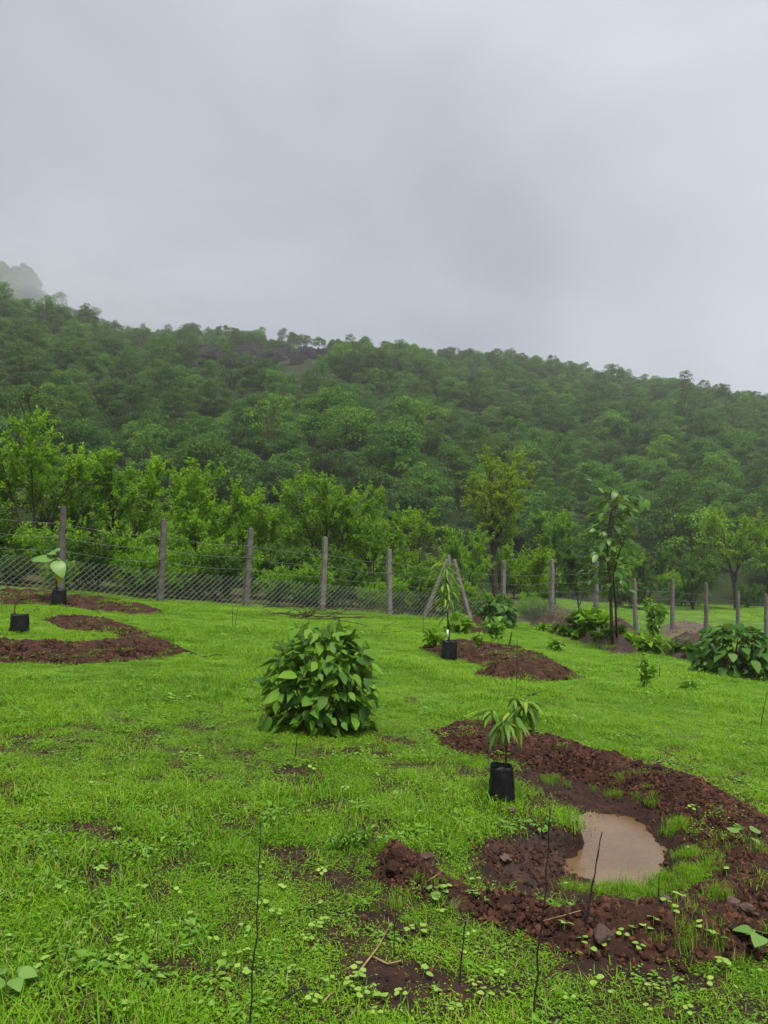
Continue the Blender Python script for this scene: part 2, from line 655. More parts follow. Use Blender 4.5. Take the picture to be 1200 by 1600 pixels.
M['leaf_fresh'] = leaf_mat('fresh_big_leaves', [(.12, .24, .04), (.17, .31, .06)], .4, .4, .35, 0.0, 1.0, midrib=.4)
M['leaf_gold'] = leaf_mat('yellowing_leaf', [(.42, .33, .02), (.50, .40, .03)], .45, .35, .3, 0.0, 1.0)
M['grass'] = leaf_mat('grass_blades', [(.052, .145, .008), (.104, .25, .011), (.170, .345, .014), (.26, .41, .022), (.36, .40, .05)], .45, .42, .15, .55, .25, pos_scale=.55)
M['seedling'] = leaf_mat('seedling_leaves', [(.17, .32, .05), (.24, .39, .06), (.31, .45, .08)], .45, .35, .3, .4, .6)
M['weed'] = leaf_mat('weed_leaves', [(.085, .21, .018), (.14, .29, .025), (.20, .34, .035)], .45, .35, .3, .6, .4)


def ground_mat():
    m, n, o = new_mat('meadow_ground')
    geo = n.nodes.new('ShaderNodeNewGeometry')
    pos = geo.outputs['Position']
    a = n.nodes.new('ShaderNodeAttribute')
    a.attribute_name = 'soil'
    v = n.nodes.new('ShaderNodeAttribute')
    v.attribute_name = 'cover'
    soil = ramp(n, [(.25, (.012, .006, .004)), (.5, (.029, .0135, .009)), (.75, (.058, .027, .017))])
    n.links.new(noise(n, 7, 7, .65, pos), soil.inputs['Fac'])
    moss = ramp(n, [(.3, (.050, .090, .009)), (.5, (.105, .21, .012)), (.72, (.17, .31, .017))])
    n.links.new(math_node(n, 'ADD', math_node(n, 'MULTIPLY', noise(n, 3, 4, .6, pos), .4), math_node(n, 'MULTIPLY', noise(n, 42, 5, .75, pos), .6)), moss.inputs['Fac'])
    patch = math_node(n, 'ADD', v.outputs['Fac'], math_node(n, 'SUBTRACT', noise(n, 16, 6, .75, pos), .5), True)
    patch = math_node(n, 'MULTIPLY', math_node(n, 'SUBTRACT', patch, .28), 2.2, True)
    veg = mixc(n, patch, soil.outputs['Color'], moss.outputs['Color'])
    colr = mixc(n, a.outputs['Fac'], veg, soil.outputs['Color'])
    p = n.nodes.new('ShaderNodeBsdfPrincipled')
    n.links.new(colr, p.inputs['Base Color'])
    p.inputs['Roughness'].default_value = .85
    p.inputs['Specular IOR Level'].default_value = .2
    b = n.nodes.new('ShaderNodeBump')
    b.inputs['Strength'].default_value = .9
    b.inputs['Distance'].default_value = .025
    n.links.new(noise(n, 38, 7, .7, pos), b.inputs['Height'])
    n.links.new(b.outputs[0], p.inputs['Normal'])
    n.links.new(p.outputs[0], o.inputs['Surface'])
    return m


def water_mat():
    m, n, o = new_mat('muddy_water')
    geo = n.nodes.new('ShaderNodeNewGeometry')
    p = n.nodes.new('ShaderNodeBsdfPrincipled')
    c = ramp(n, [(.3, (.105, .062, .030)), (.7, (.145, .088, .046))])
    n.links.new(noise(n, 3, 3, .5, geo.outputs['Position']), c.inputs['Fac'])
    n.links.new(c.outputs['Color'], p.inputs['Base Color'])
    p.inputs['Roughness'].default_value = .045
    p.inputs['Specular IOR Level'].default_value = .5
    mpn = n.nodes.new('ShaderNodeMapping')
    mpn.inputs['Scale'].default_value = (1, 2.6, 1)
    n.links.new(geo.outputs['Position'], mpn.inputs['Vector'])
    b = n.nodes.new('ShaderNodeBump')
    b.inputs['Strength'].default_value = .35
    b.inputs['Distance'].default_value = .004
    n.links.new(noise(n, 22, 3, .55, mpn.outputs['Vector'], .4), b.inputs['Height'])
    n.links.new(b.outputs[0], p.inputs['Normal'])
    n.links.new(p.outputs[0], o.inputs['Surface'])
    return m


M['ground'] = ground_mat()
M['water'] = water_mat()

# ------------------------------------------------------------------ ground sheet
def axis(lo, hi, flo, fhi, fine, grow, big):
    a = list(np.arange(flo, fhi + 1e-6, fine))
    s = fine
    x = fhi
    while x < hi:
        s = min(s * grow, big)
        x += s
        a.append(x)
    s, x, b = fine, flo, []
    while x > lo:
        s = min(s * grow, big)
        x -= s
        b.append(x)
    return np.array(b[::-1] + a)


gx = axis(-430, 430, .35, 2.6, .025, 1.06, 40)
gy = axis(-60, 520, 3.0, 5.4, .025, 1.05, 40)
GX, GY = np.meshgrid(gx, gy, indexing='ij')
GZ = ground(GX, GY)


def bare(X, Y):
    """0 where turf is closed, 1 on worn bare soil"""
    f = fbm(X * 3.2, Y * 3.2, 31, 4)
    g = fbm(X * .55 + 5, Y * .55, 37, 2)
    return .9 * sm(.72, .80, f + .30 * (g - .5) - .05 * sm(7, 12, Y))


soilA = sm(-.02, .05, sdf(GX, GY, PIT))
for k_ in BANKS:
    soilA = np.maximum(soilA, sm(-.03, .04, bank_s(k_, GX, GY)))
DF = (GX + 7.08) * -.5701 + (GY - 17) * .8216
litter = sm(.3, 1.2, DF) * (1 - sm(7.5, 10, GX - .12 * (GY - 26)))
soilA = np.maximum(soilA, .8 * litter)
coverA = np.clip(.42 - .26 * (1 - sm(3.5, 7, GY)) + .5 * sm(5, 13, GY) - .9 * bare(GX, GY) * (1 - sm(9, 14, GY)), 0, 1)
g = obj('ground', mesh('ground', np.stack([GX.ravel(), GY.ravel(), GZ.ravel()], 1), grid_tris(*GX.shape), M['ground'],
                       attrs={'soil': soilA.ravel(), 'cover': coverA.ravel()}, smooth=True))
tag(g, kind='structure')

# ------------------------------------------------------------------ wooded hill
U_T = np.array([-1.2, -.62, -.5, -.417, -.35, -.258, -.108, -.042, .083, .167, .275, .375, .442, .5, .62, 1.2])
PXT = np.array([384, 442, 464, 484, 516, 524, 519, 541, 552, 554, 578, 594, 608, 622, 646, 756])


def ridge_Y(u):
    return 165 + 105 * sm(-.50, -.31, u) + 10 * np.sin(u * 9)


HILL_Y0 = lambda u: 47 + 17 * sm(-.1, .3, u)


def hill_z(u, Y):
    Yr, Y0 = ridge_Y(u), HILL_Y0(u)
    px = 600 + 1200 * u
    rise = (872 + .02 * (px - 600) - np.interp(u, U_T, PXT)) / 1200 * Yr * 1.01 - 5.2
    zb = ground_base(u * Y0, Y0)
    t = (Y - Y0) / (Yr - Y0)
    S = np.where(t < 1, .86 * np.clip(t, 0, 1) + .14 * sm(0, 1, t), 1 - .55 * (t - 1))
    z = zb + (1.5 + rise - zb) * S
    bump = 7.0 * (fbm(u * Y / 32, Y / 40, 51, 3) - .5) * sm(0, .15, t) * (1 - sm(.8, 1.0, t))
    gully = -3.5 * sm(.55, .75, fbm(u * 5, Y / 160, 57, 2)) * sm(.05, .3, t) * (1 - sm(.7, .95, t))
    return np.where(t > 0, z + bump + gully, zb - 6 * np.clip(-t, 0, 1) - .3)


uu = np.concatenate([np.linspace(-1.2, -.66, 22), np.linspace(-.65, .65, 260), np.linspace(.66, 1.2, 22)])
yy = np.concatenate([np.linspace(40, 300, 150), np.linspace(305, 420, 16)])
UU, YY = np.meshgrid(uu, yy, indexing='ij')
h = obj('hill', mesh('hill', np.stack([(UU * YY).ravel(), YY.ravel(), hill_z(UU, YY).ravel()], 1), grid_tris(*UU.shape), M['hill'], smooth=True))
tag(h, kind='structure')

U2 = np.array([-1.2, -.65, -.5, -.485, -.466, -.45, -.417, -.375, -.29, -.21, -.1, .1])
P2 = np.array([330, 372, 402, 404, 432, 462, 486, 506, 520, 530, 560, 640])


def far_z(u, Y):
    px = 600 + 1200 * u
    top = 1.5 + (872 + .02 * (px - 600) - np.interp(u, U2, P2)) / 1200 * 430 - 6.5
    t = (Y - 300) / 130
    return top * np.where(t < 1, .45 + .55 * t, 1 - .5 * (t - 1))


u3, y3 = np.meshgrid(np.linspace(-.95, .1, 110), np.linspace(300, 500, 40), indexing='ij')
h2 = obj('far_hill', mesh('far_hill', np.stack([(u3 * y3).ravel(), y3.ravel(), far_z(u3, y3).ravel()], 1), grid_tris(*u3.shape), M['hill'], smooth=True))
tag(h2, kind='structure')

# dark rock slab below the ridge
def outcrop_mask(px, py):
    a = sm(278, 330, px) * (1 - sm(490, 535, px))
    top = 553 - 5 * sm(340, 480, px) + 6 * (fbm(px / 25, 0 * px, 61, 2) - .5)
    bot = 572 + 9 * sm(300, 420, px) + 12 * (fbm(px / 30, 0 * px + 4, 63, 2) - .5)
    return (py > top) & (py < bot) & (a > .3)


ru, ry = np.meshgrid(np.linspace(-.285, -.045, 170), np.linspace(175, 285, 100), indexing='ij')
rz = hill_z(ru, ry)
rpx, rpy = project(np.stack([ru * ry, ry, rz], -1))
rk = outcrop_mask(rpx, rpy + 4) | outcrop_mask(rpx, rpy - 9) | outcrop_mask(rpx, rpy - 18) | outcrop_mask(rpx, rpy - 27) | outcrop_mask(rpx, rpy - 36)
rough_ = 2.4 * fbm(ru * ry / 7, ry / 7, 71, 4) + 1.0 * np.abs(fbm(ru * ry / 2.4, ry / 2.4, 73, 3) - .5)
# ledges
ledge = 2.2 * (np.floor(rz / 2.6 + 1.2 * fbm(ru * ry / 14, ry / 14, 77, 2)) - rz / 2.6)
rz2 = rz + .6 + 1.2 * (rough_ - .9) + ledge * .8 - 1.6 * sm(.52, .62, fbm(ru * ry / 3.0, ry / 30, 79, 2))
V_, T_ = compact(np.stack([(ru * ry).ravel(), ry.ravel(), rz2.ravel()], 1), grid_tris(*ru.shape, keep=rk.ravel()))
o = obj('rock_outcrop', mesh('rock_outcrop', V_, T_, M['rock']))
tag(o, 'long dark bare rock slab among the trees just below the ridge', 'rock outcrop')

# ------------------------------------------------------------------ hill trees
LF = leaf2(.62, .12, .10)


def hill_tree(seed, H, W, k=30, per=85, leaf=.30, flat=.7, low=-.55):
    per, leaf = int(per * 1.5), leaf * .80
    r = np.random.default_rng(seed)
    parts = []
    bend = r.normal(size=2) * .05 * H
    tp = np.array([(0, 0, -.8), (bend[0] * .3, bend[1] * .3, .25 * H), (bend[0], bend[1], .6 * H)])
    parts.append((*tube(tp, [.020 * H, .014 * H, .008 * H], 5), 1))
    C = []
    while len(C) < k:
        d = norm(r.normal(size=3))
        if d[2] < low:
            continue
        q = r.uniform(.62, 1.0)
        c = np.array([d[0] * W / 2 * q * .82, d[1] * W / 2 * q * .82, (.57 * H + d[2] * .40 * H * q)])
        C.append(c)
    C = np.array(C)
    for c in C[:7]:
        parts.append((*tube([tp[1] + (tp[2] - tp[1]) * r.uniform(.2, .9), c * .6 + tp[2] * .4 * np.array([1, 1, .9]), c], [.008 * H, .005 * H, .002 * H], 4), 1))
    rad = W * r.uniform(.11, .19, k)
    n = k * per
    ci = np.repeat(np.arange(k), per)
    d = norm(r.normal(size=(n, 3)))
    d[:, 2] = np.where(d[:, 2] < -.3, -d[:, 2], d[:, 2])
    P = C[ci] + d * rad[ci][:, None] * (r.uniform(.55, 1.05, n) ** .6)[:, None] * np.array([1, 1, flat])
    Nn = norm(d * .9 + np.array([0, 0, .55]) + r.normal(size=(n, 3)) * .5)
    X = norm(np.cross(Nn, r.normal(size=(n, 3))))
    S = leaf * r.uniform(.65, 1.35, n)
    V, T = scatter(*LF, P, X, Nn, S)
    lv = np.repeat(np.clip(r.uniform(0, 1, n) * .6 + (r.uniform(0, 1, k)[ci]) * .4, 0, 1), 4)
    parts.append((V, T, 0))
    VV, TT, MI = cat(parts)
    LV = np.zeros(len(VV))
    LV[-len(lv):] = lv
    return mesh('forest_tree', VV, TT, [M['leaf_hill'], M['bark']], MI, {'lv': LV})


HT = [hill_tree(100, 7.2, 6.6), hill_tree(101, 6.0, 6.4, 30, 90, .30, .62), hill_tree(102, 8.6, 6.0, 34, 75, .28, .7), hill_tree(103, 6.0, 5.2, 24, 90, .26, .6),
      hill_tree(104, 7.0, 7.2, 36, 85, .32, .6, -.4), hill_tree(105, 5.0, 5.0, 22, 95, .27, .7, -.5), hill_tree(106, 9.2, 5.6, 30, 70, .28, .62, -.5),
      hill_tree(107, 6.6, 5.8, 22, 90, .25, .55, -.3)]

cell = 3.5
hx, hy = np.meshgrid(np.arange(-230, 230, cell), np.arange(44, 330, cell), indexing='ij')
hx = hx.ravel() + rng.uniform(-.48, .48, hx.size) * cell
hy = hy.ravel() + rng.uniform(-.48, .48, hy.size) * cell
hu = hx / hy
ok = (np.abs(hu) < .66) & (hy > HILL_Y0(hu) + 1.5) & (hy < ridge_Y(hu) + 7)
hx, hy, hu = hx[ok], hy[ok], hu[ok]
hz = hill_z(hu, hy)
hs = .48 + .56 * rng.uniform(0, 1, len(hx)) ** 1.5 * (1 + .28 * (fbm(hx / 22, hy / 22, 81, 2) - .5))
ridge_near = sm(.86, 1.0, (hy - HILL_Y0(hu)) / (ridge_Y(hu) - HILL_Y0(hu)))
hs *= 1 - .22 * ridge_near * rng.uniform(0, 1.4, len(hx))
px_, py_ = project(np.stack([hx, hy, hz], -1))
tree_px = 6.3 * hs * 1200 / hy
clear = outcrop_mask(px_, py_) | outcrop_mask(px_, py_ - .35 * tree_px) | outcrop_mask(px_, py_ - .65 * tree_px) | outcrop_mask(px_, py_ - .9 * tree_px)
clear &= rng.uniform(0, 1, len(hx)) < .95
hx, hy, hu, hz, hs = [a[~clear] for a in (hx, hy, hu, hz, hs)]
order = np.argsort(hy)
inside = np.abs(hu) < .56
near_idx = [i for i in order if inside[i]][:285]
y_cut = hy[near_idx[-1]]
rest = np.ones(len(hx), bool)
rest[near_idx] = False
rest &= ~((hy <= y_cut) & inside)
kinds = rng.integers(0, len(HT), len(hx))
for i in near_idx:
    o = obj('forest_tree', HT[kinds[i]], None, (hx[i], hy[i], hz[i] - .2), (rng.normal() * .05, rng.normal() * .05, rng.uniform(0, 6.28)),
            (hs[i], hs[i], hs[i] * rng.uniform(.88, 1.15)))
    tag(o, 'leafy green tree in the dense wood on the foot of the hill, beyond the fence', 'tree', 'trees at the foot of the wooded hill')


def proto_collection(name, meshes):
    c = bpy.data.collections.new(name)
    for i, me in enumerate(meshes):
        o_ = bpy.data.objects.new('%s_%02d' % (name, i), me)
        c.objects.link(o_)
    return c


def instancer(name, coll, P, rot, scl, idx):
    me = bpy.data.meshes.new(name)
    me.vertices.add(len(P))
    me.vertices.foreach_set('co', np.asarray(P, np.float32).ravel())
    a = me.attributes.new('rot', 'FLOAT_VECTOR', 'POINT')
    a.data.foreach_set('vector', np.asarray(rot, np.float32).ravel())
    a = me.attributes.new('scl', 'FLOAT_VECTOR', 'POINT')
    a.data.foreach_set('vector', np.asarray(scl, np.float32).ravel())
    a = me.attributes.new('idx', 'INT', 'POINT')
    a.data.foreach_set('value', np.asarray(idx, np.int32))
    o_ = bpy.data.objects.new(name, me)
    COL.objects.link(o_)
    ng = bpy.data.node_groups.new(name, 'GeometryNodeTree')
    ng.interface.new_socket('Geometry', in_out='INPUT', socket_type='NodeSocketGeometry')
    ng.interface.new_socket('Geometry', in_out='OUTPUT', socket_type='NodeSocketGeometry')
    gi = ng.nodes.new('NodeGroupInput')
    go = ng.nodes.new('NodeGroupOutput')
    ci = ng.nodes.new('GeometryNodeCollectionInfo')
    ci.inputs['Collection'].default_value = coll
    ci.inputs['Separate Children'].default_value = True
    ci.inputs['Reset Children'].default_value = True
    ip = ng.nodes.new('GeometryNodeInstanceOnPoints')
    ip.inputs['Pick Instance'].default_value = True

    def attr(nm, ty):
        x = ng.nodes.new('GeometryNodeInputNamedAttribute')
        x.data_type = ty
        x.inputs['Name'].default_value = nm
        return [s for s in x.outputs if s.enabled and s.name == 'Attribute'][0]
    e2r = ng.nodes.new('FunctionNodeEulerToRotation')
    ng.links.new(attr('rot', 'FLOAT_VECTOR'), e2r.inputs[0])
    ng.links.new(gi.outputs[0], ip.inputs['Points'])
    ng.links.new(ci.outputs[0], ip.inputs['Instance'])
    ng.links.new(attr('idx', 'INT'), ip.inputs['Instance Index'])
    ng.links.new(e2r.outputs[0], ip.inputs['Rotation'])
    ng.links.new(attr('scl', 'FLOAT_VECTOR'), ip.inputs['Scale'])
    ng.links.new(ip.outputs[0], go.inputs[0])
    md = o_.modifiers.new('scatter', 'NODES')
    md.node_group = ng
    return o_


TREES = proto_collection('forest_tree_kinds', HT)
ri = np.where(rest)[0]
nr = len(ri)
o = instancer('forest', TREES, np.stack([hx[ri], hy[ri], hz[ri] - .2], 1),
              np.stack([rng.normal(size=nr) * .05, rng.normal(size=nr) * .05, rng.uniform(0, 6.28, nr)], 1),
              np.stack([hs[ri], hs[ri], hs[ri] * rng.uniform(.85, 1.2, nr)], 1), kinds[ri])
tag(o, 'dense green wood covering the upper hillside up to the ridge', 'wood', None, 'stuff')
# trees of the far spur
fx_, fy_ = np.meshgrid(np.arange(-300, -30, 6.5), np.arange(350, 446, 6.5), indexing='ij')
fx_ = fx_.ravel() + rng.uniform(-3, 3, fx_.size)
fy_ = fy_.ravel() + rng.uniform(-3, 3, fy_.size)
fu = fx_ / fy_
k_ = (np.abs(fu + .35) < .32)
fx_, fy_, fu = fx_[k_], fy_[k_], fu[k_]
fs = rng.uniform(.9, 1.6, len(fx_))
o = instancer('distant_forest', TREES, np.stack([fx_, fy_, far_z(fu, fy_) - .5], 1), np.stack([0 * fs, 0 * fs, rng.uniform(0, 6.28, len(fs))], 1),
              np.stack([fs, fs, fs], 1), rng.integers(0, len(HT), len(fs)))
tag(o, 'wooded spur fading into the cloud behind the hill', 'wood', None, 'stuff')

def lump(seed, n=1, amp=.28, cuts=8):
    r = np.random.default_rng(seed)
    t = (1 + 5 ** .5) / 2
    V = norm(np.array([(-1, t, 0), (1, t, 0), (-1, -t, 0), (1, -t, 0), (0, -1, t), (0, 1, t), (0, -1, -t), (0, 1, -t), (t, 0, -1), (t, 0, 1), (-t, 0, -1), (-t, 0, 1)], float))
    T = np.array([(0, 11, 5), (0, 5, 1), (0, 1, 7), (0, 7, 10), (0, 10, 11), (1, 5, 9), (5, 11, 4), (11, 10, 2), (10, 7, 6), (7, 1, 8), (3, 9, 4), (3, 4, 2), (3, 2, 6), (3, 6, 8), (3, 8, 9),
                  (4, 9, 5), (2, 4, 11), (6, 2, 10), (8, 6, 7), (9, 8, 1)])
    for _ in range(n):
        mp_, V2, T2 = {}, list(V), []

        def mid(a, b):
            k = (min(a, b), max(a, b))
            if k not in mp_:
                mp_[k] = len(V2)
                V2.append(norm(V2[a] + V2[b]))
            return mp_[k]
        for a, b, c in T:
            ab, bc, ca = mid(a, b), mid(b, c), mid(c, a)
            T2 += [(a, ab, ca), (b, bc, ab), (c, ca, bc), (ab, bc, ca)]
        V, T = np.array(V2), np.array(T2)
    ph = r.uniform(0, 9, 6)
    d = 1 + amp * (np.sin(V[:, 0] * 2.3 + ph[0]) * np.sin(V[:, 1] * 2.7 + ph[1]) + .6 * np.sin(V[:, 2] * 4.1 + ph[2] + V[:, 0] * 3) + r.normal(size=len(V)) * .25)
    V = V * d[:, None]
    for pn in norm(r.normal(size=(cuts, 3))):
        h_ = V @ pn - r.uniform(.52, .85)
        V = V - np.maximum(h_, 0)[:, None] * pn * .93
    V = V + r.normal(size=V.shape) * amp * .06
    return V * np.array([1, r.uniform(.65, .95), r.uniform(.55, .8)]), T


# ------------------------------------------------------------------ haze
def box(x0, x1, y0, y1, z0, z1):
    V = np.array([(x, y, z) for x in (x0, x1) for y in (y0, y1) for z in (z0, z1)], float)
    Q = np.array([(0, 1, 3, 2), (4, 6, 7, 5), (0, 4, 5, 1), (2, 3, 7, 6), (0, 2, 6, 4), (1, 5, 7, 3)])
    return V, Q


def volume_mat(name, dens, col=(.93, .95, .98)):
    m, n, o_ = new_mat(name)
    v = n.nodes.new('ShaderNodeVolumePrincipled')
    v.inputs['Color'].default_value = (*col, 1)
    v.inputs['Density'].default_value = dens
    v.inputs['Anisotropy'].default_value = 0.15
    n.links.new(v.outputs[0], o_.inputs['Volume'])
    return m


V_, Q_ = box(-460, 460, -64, 530, -30, 182)
o = obj('haze', mesh('haze', V_, Q_, volume_mat('haze_air', .0005)))
tag(o, kind='stuff')


def mist(cx_, cy_, cz_, rx, ry, rz_, dens, seed):
    V, T = lump(seed, 3, .05, 0)
    V = norm(V)
    m = volume_mat('mist_air', dens, (.74, .76, .80))
    n = m.node_tree
    v = [x for x in n.nodes if x.bl_idname == 'ShaderNodeVolumePrincipled'][0]
    tcn = n.nodes.new('ShaderNodeTexCoord')
    ln = n.nodes.new('ShaderNodeVectorMath')
    ln.operation = 'LENGTH'
    n.links.new(tcn.outputs['Object'], ln.inputs[0])
    fall = math_node(n, 'SUBTRACT', 1.0, ln.outputs['Value'], True)
    nz = math_node(n, 'MULTIPLY', math_node(n, 'SUBTRACT', noise(n, 2.2, 4, .6, tcn.outputs['Object']), .32, True), 3.2)
    n.links.new(math_node(n, 'MULTIPLY', math_node(n, 'MULTIPLY', math_node(n, 'POWER', fall, 1.3), nz), dens), v.inputs['Density'])
    o_ = obj('mist', mesh('mist', V, T, m, smooth=True), None, (cx_, cy_, cz_), None, (rx, ry, rz_))
    tag(o_, kind='stuff')


for px, py, Y, rx, ry, rz_, dn in ((20, 368, 330, 75, 60, 30, .006), (110, 425, 330, 60, 50, 18, .008), (235, 495, 320, 62, 50, 20, .016),
                               (40, 440, 172, 30, 22, 11, .030), (150, 478, 185, 26, 22, 8, .022)):
    c_ = at_depth(px, py, Y)
    mist(c_[0], Y, c_[2], rx, ry, rz_, dn, 901)

# ------------------------------------------------------------------ fence
def post_xy(n):
    return np.array([-7.08 + 1.823 * n, 17 + 1.265 * n])


F_DIR = norm(np.array([1.823, 1.265]))
fence = thing('fence', 'long wire fence of grey concrete posts with chain link below three barbed strands', 'fence', (0, 0, 0))


def post_mesh(H, b, t, seed):
    r = np.random.default_rng(seed)
    V, T = [], []
    ks = np.linspace(-.25, H, 7)
    for k, z in enumerate(ks):
        s = (b + (t - b) * max(z, 0) / H) / 2 * (1 + r.normal() * .02)
        c = s * .72
        jit = r.normal(size=2) * .004
        for x, y in ((s, -c), (s, c), (c, s), (-c, s), (-s, c), (-s, -c), (-c, -s), (c, -s)):
            V.append((x + jit[0], y + jit[1], z))
    top = len(V)
    for i in range(len(ks) - 1):
        for j in range(8):
            a, bb = i * 8 + j, i * 8 + (j + 1) % 8
            T += [(a, bb, bb + 8), (a, bb + 8, a + 8)]
    V.append((0, 0, H + .02))
    for j in range(8):
        T.append((top - 8 + j, top - 8 + (j + 1) % 8, top))
    return V, T


POSTS = [mesh('post', *post_mesh(1.92 + .03 * k, .145, .118, 200 + k), M['concrete']) for k in range(4)]
fence_rz = math.atan2(F_DIR[1], F_DIR[0])
NF0, NF1 = -3, 16
for n_ in range(NF0, NF1 + 1):
    x, y = post_xy(n_)
    obj('post', POSTS[n_ % 4], fence, (x, y, zs(x, y)), (rng.normal() * .012, rng.normal() * .02, fence_rz + rng.normal() * .04))
# struts of the corner post
p5 = post_xy(5)
z5 = zs(*p5)
for (fx, fy, sgn) in ((662, 966, -1), (735, 969, 1)):
    foot = on(fx, fy)
    top = np.array([p5[0] + sgn * .10, p5[1] - .10, z5 + 1.82])
    dv = Vector(top - foot)
    ln = dv.length
    me = mesh('strut', *post_mesh(ln, .125, .112, 300 + sgn), M['concrete'])
    s_ = obj('strut', me, fence, tuple(foot))
    s_.rotation_euler = dv.to_track_quat('Z', 'Y').to_euler()
ns = np.linspace(NF0, NF1, (NF1 - NF0) * 5 + 1)
for kf in (.80, .645, .49):
    P = []
    for n_ in ns:
        x, y = post_xy(n_)
        fr = n_ - math.floor(n_)
        P.append((x - .075 * F_DIR[1] * -1 * 0, y - .08, zs(*post_xy(round(n_))) * 0 + np.interp(fr, [0, 1], [zs(*post_xy(math.floor(n_))), zs(*post_xy(math.ceil(n_)))]) + 1.93 * kf - .05 * math.sin(fr * math.pi) + rng.normal() * .004))
    P = np.array(P)
    pcs = [tube(P, .0038, 4)]
    # barbs
    for q in np.arange(0, len(P) - 1, .55):
        i = int(q)
        c = P[i] + (P[i + 1] - P[i]) * (q - i)
        for d in norm(rng.normal(size=(2, 3))):
            pcs.append(tube([c - d * .022, c + d * .022], .003, 3))
    V_, T_, _ = cat(pcs)
    obj('barbed_wire', mesh('barbed_wire', V_, T_, M['wire']), fence)
# chain link: zigzag strands side by side
half, top_h, rows = .068, .80, 12
length = np.linalg.norm(post_xy(NF1) - post_xy(NF0))
nw = int(length / half)
A0 = post_xy(NF0)
fz = np.array([zs(*post_xy(n_)) for n_ in range(NF0, NF1 + 1)])
Vs, Ts, nb = [], [], 0
kk = np.arange(rows + 1)
for i in range(nw):
    ph = (kk + i) % 2
    s_ = (i + ph) * half + .006 * (vnoise(kk * .7 + i * .13, kk * 0 + i * .31, 3) - .5)
    x = A0[0] + F_DIR[0] * s_
    y = A0[1] + F_DIR[1] * s_ - .075 + np.where(ph, .006, -.006)
    z0 = np.interp(s_ / length * (NF1 - NF0), np.arange(NF1 - NF0 + 1), fz)
    sag = (.05 * vnoise(s_ * .6, s_ * 0, 5) + .02 * vnoise(s_ * 3, s_ * 0, 6)) * (rows - kk) / rows
    P = np.stack([x, y, z0 + (rows - kk) * top_h / rows - sag], 1)
    for q in range(rows):
        V, T = tube(P[q:q + 2], .0036, 4, False)
        Vs.append(V)
        Ts.append(T + nb)
        nb += len(V)
o = obj('chain_link_mesh', mesh('chain_link_mesh', np.concatenate(Vs), np.concatenate(Ts), M['wire']), fence)
o['kind'] = 'stuff'

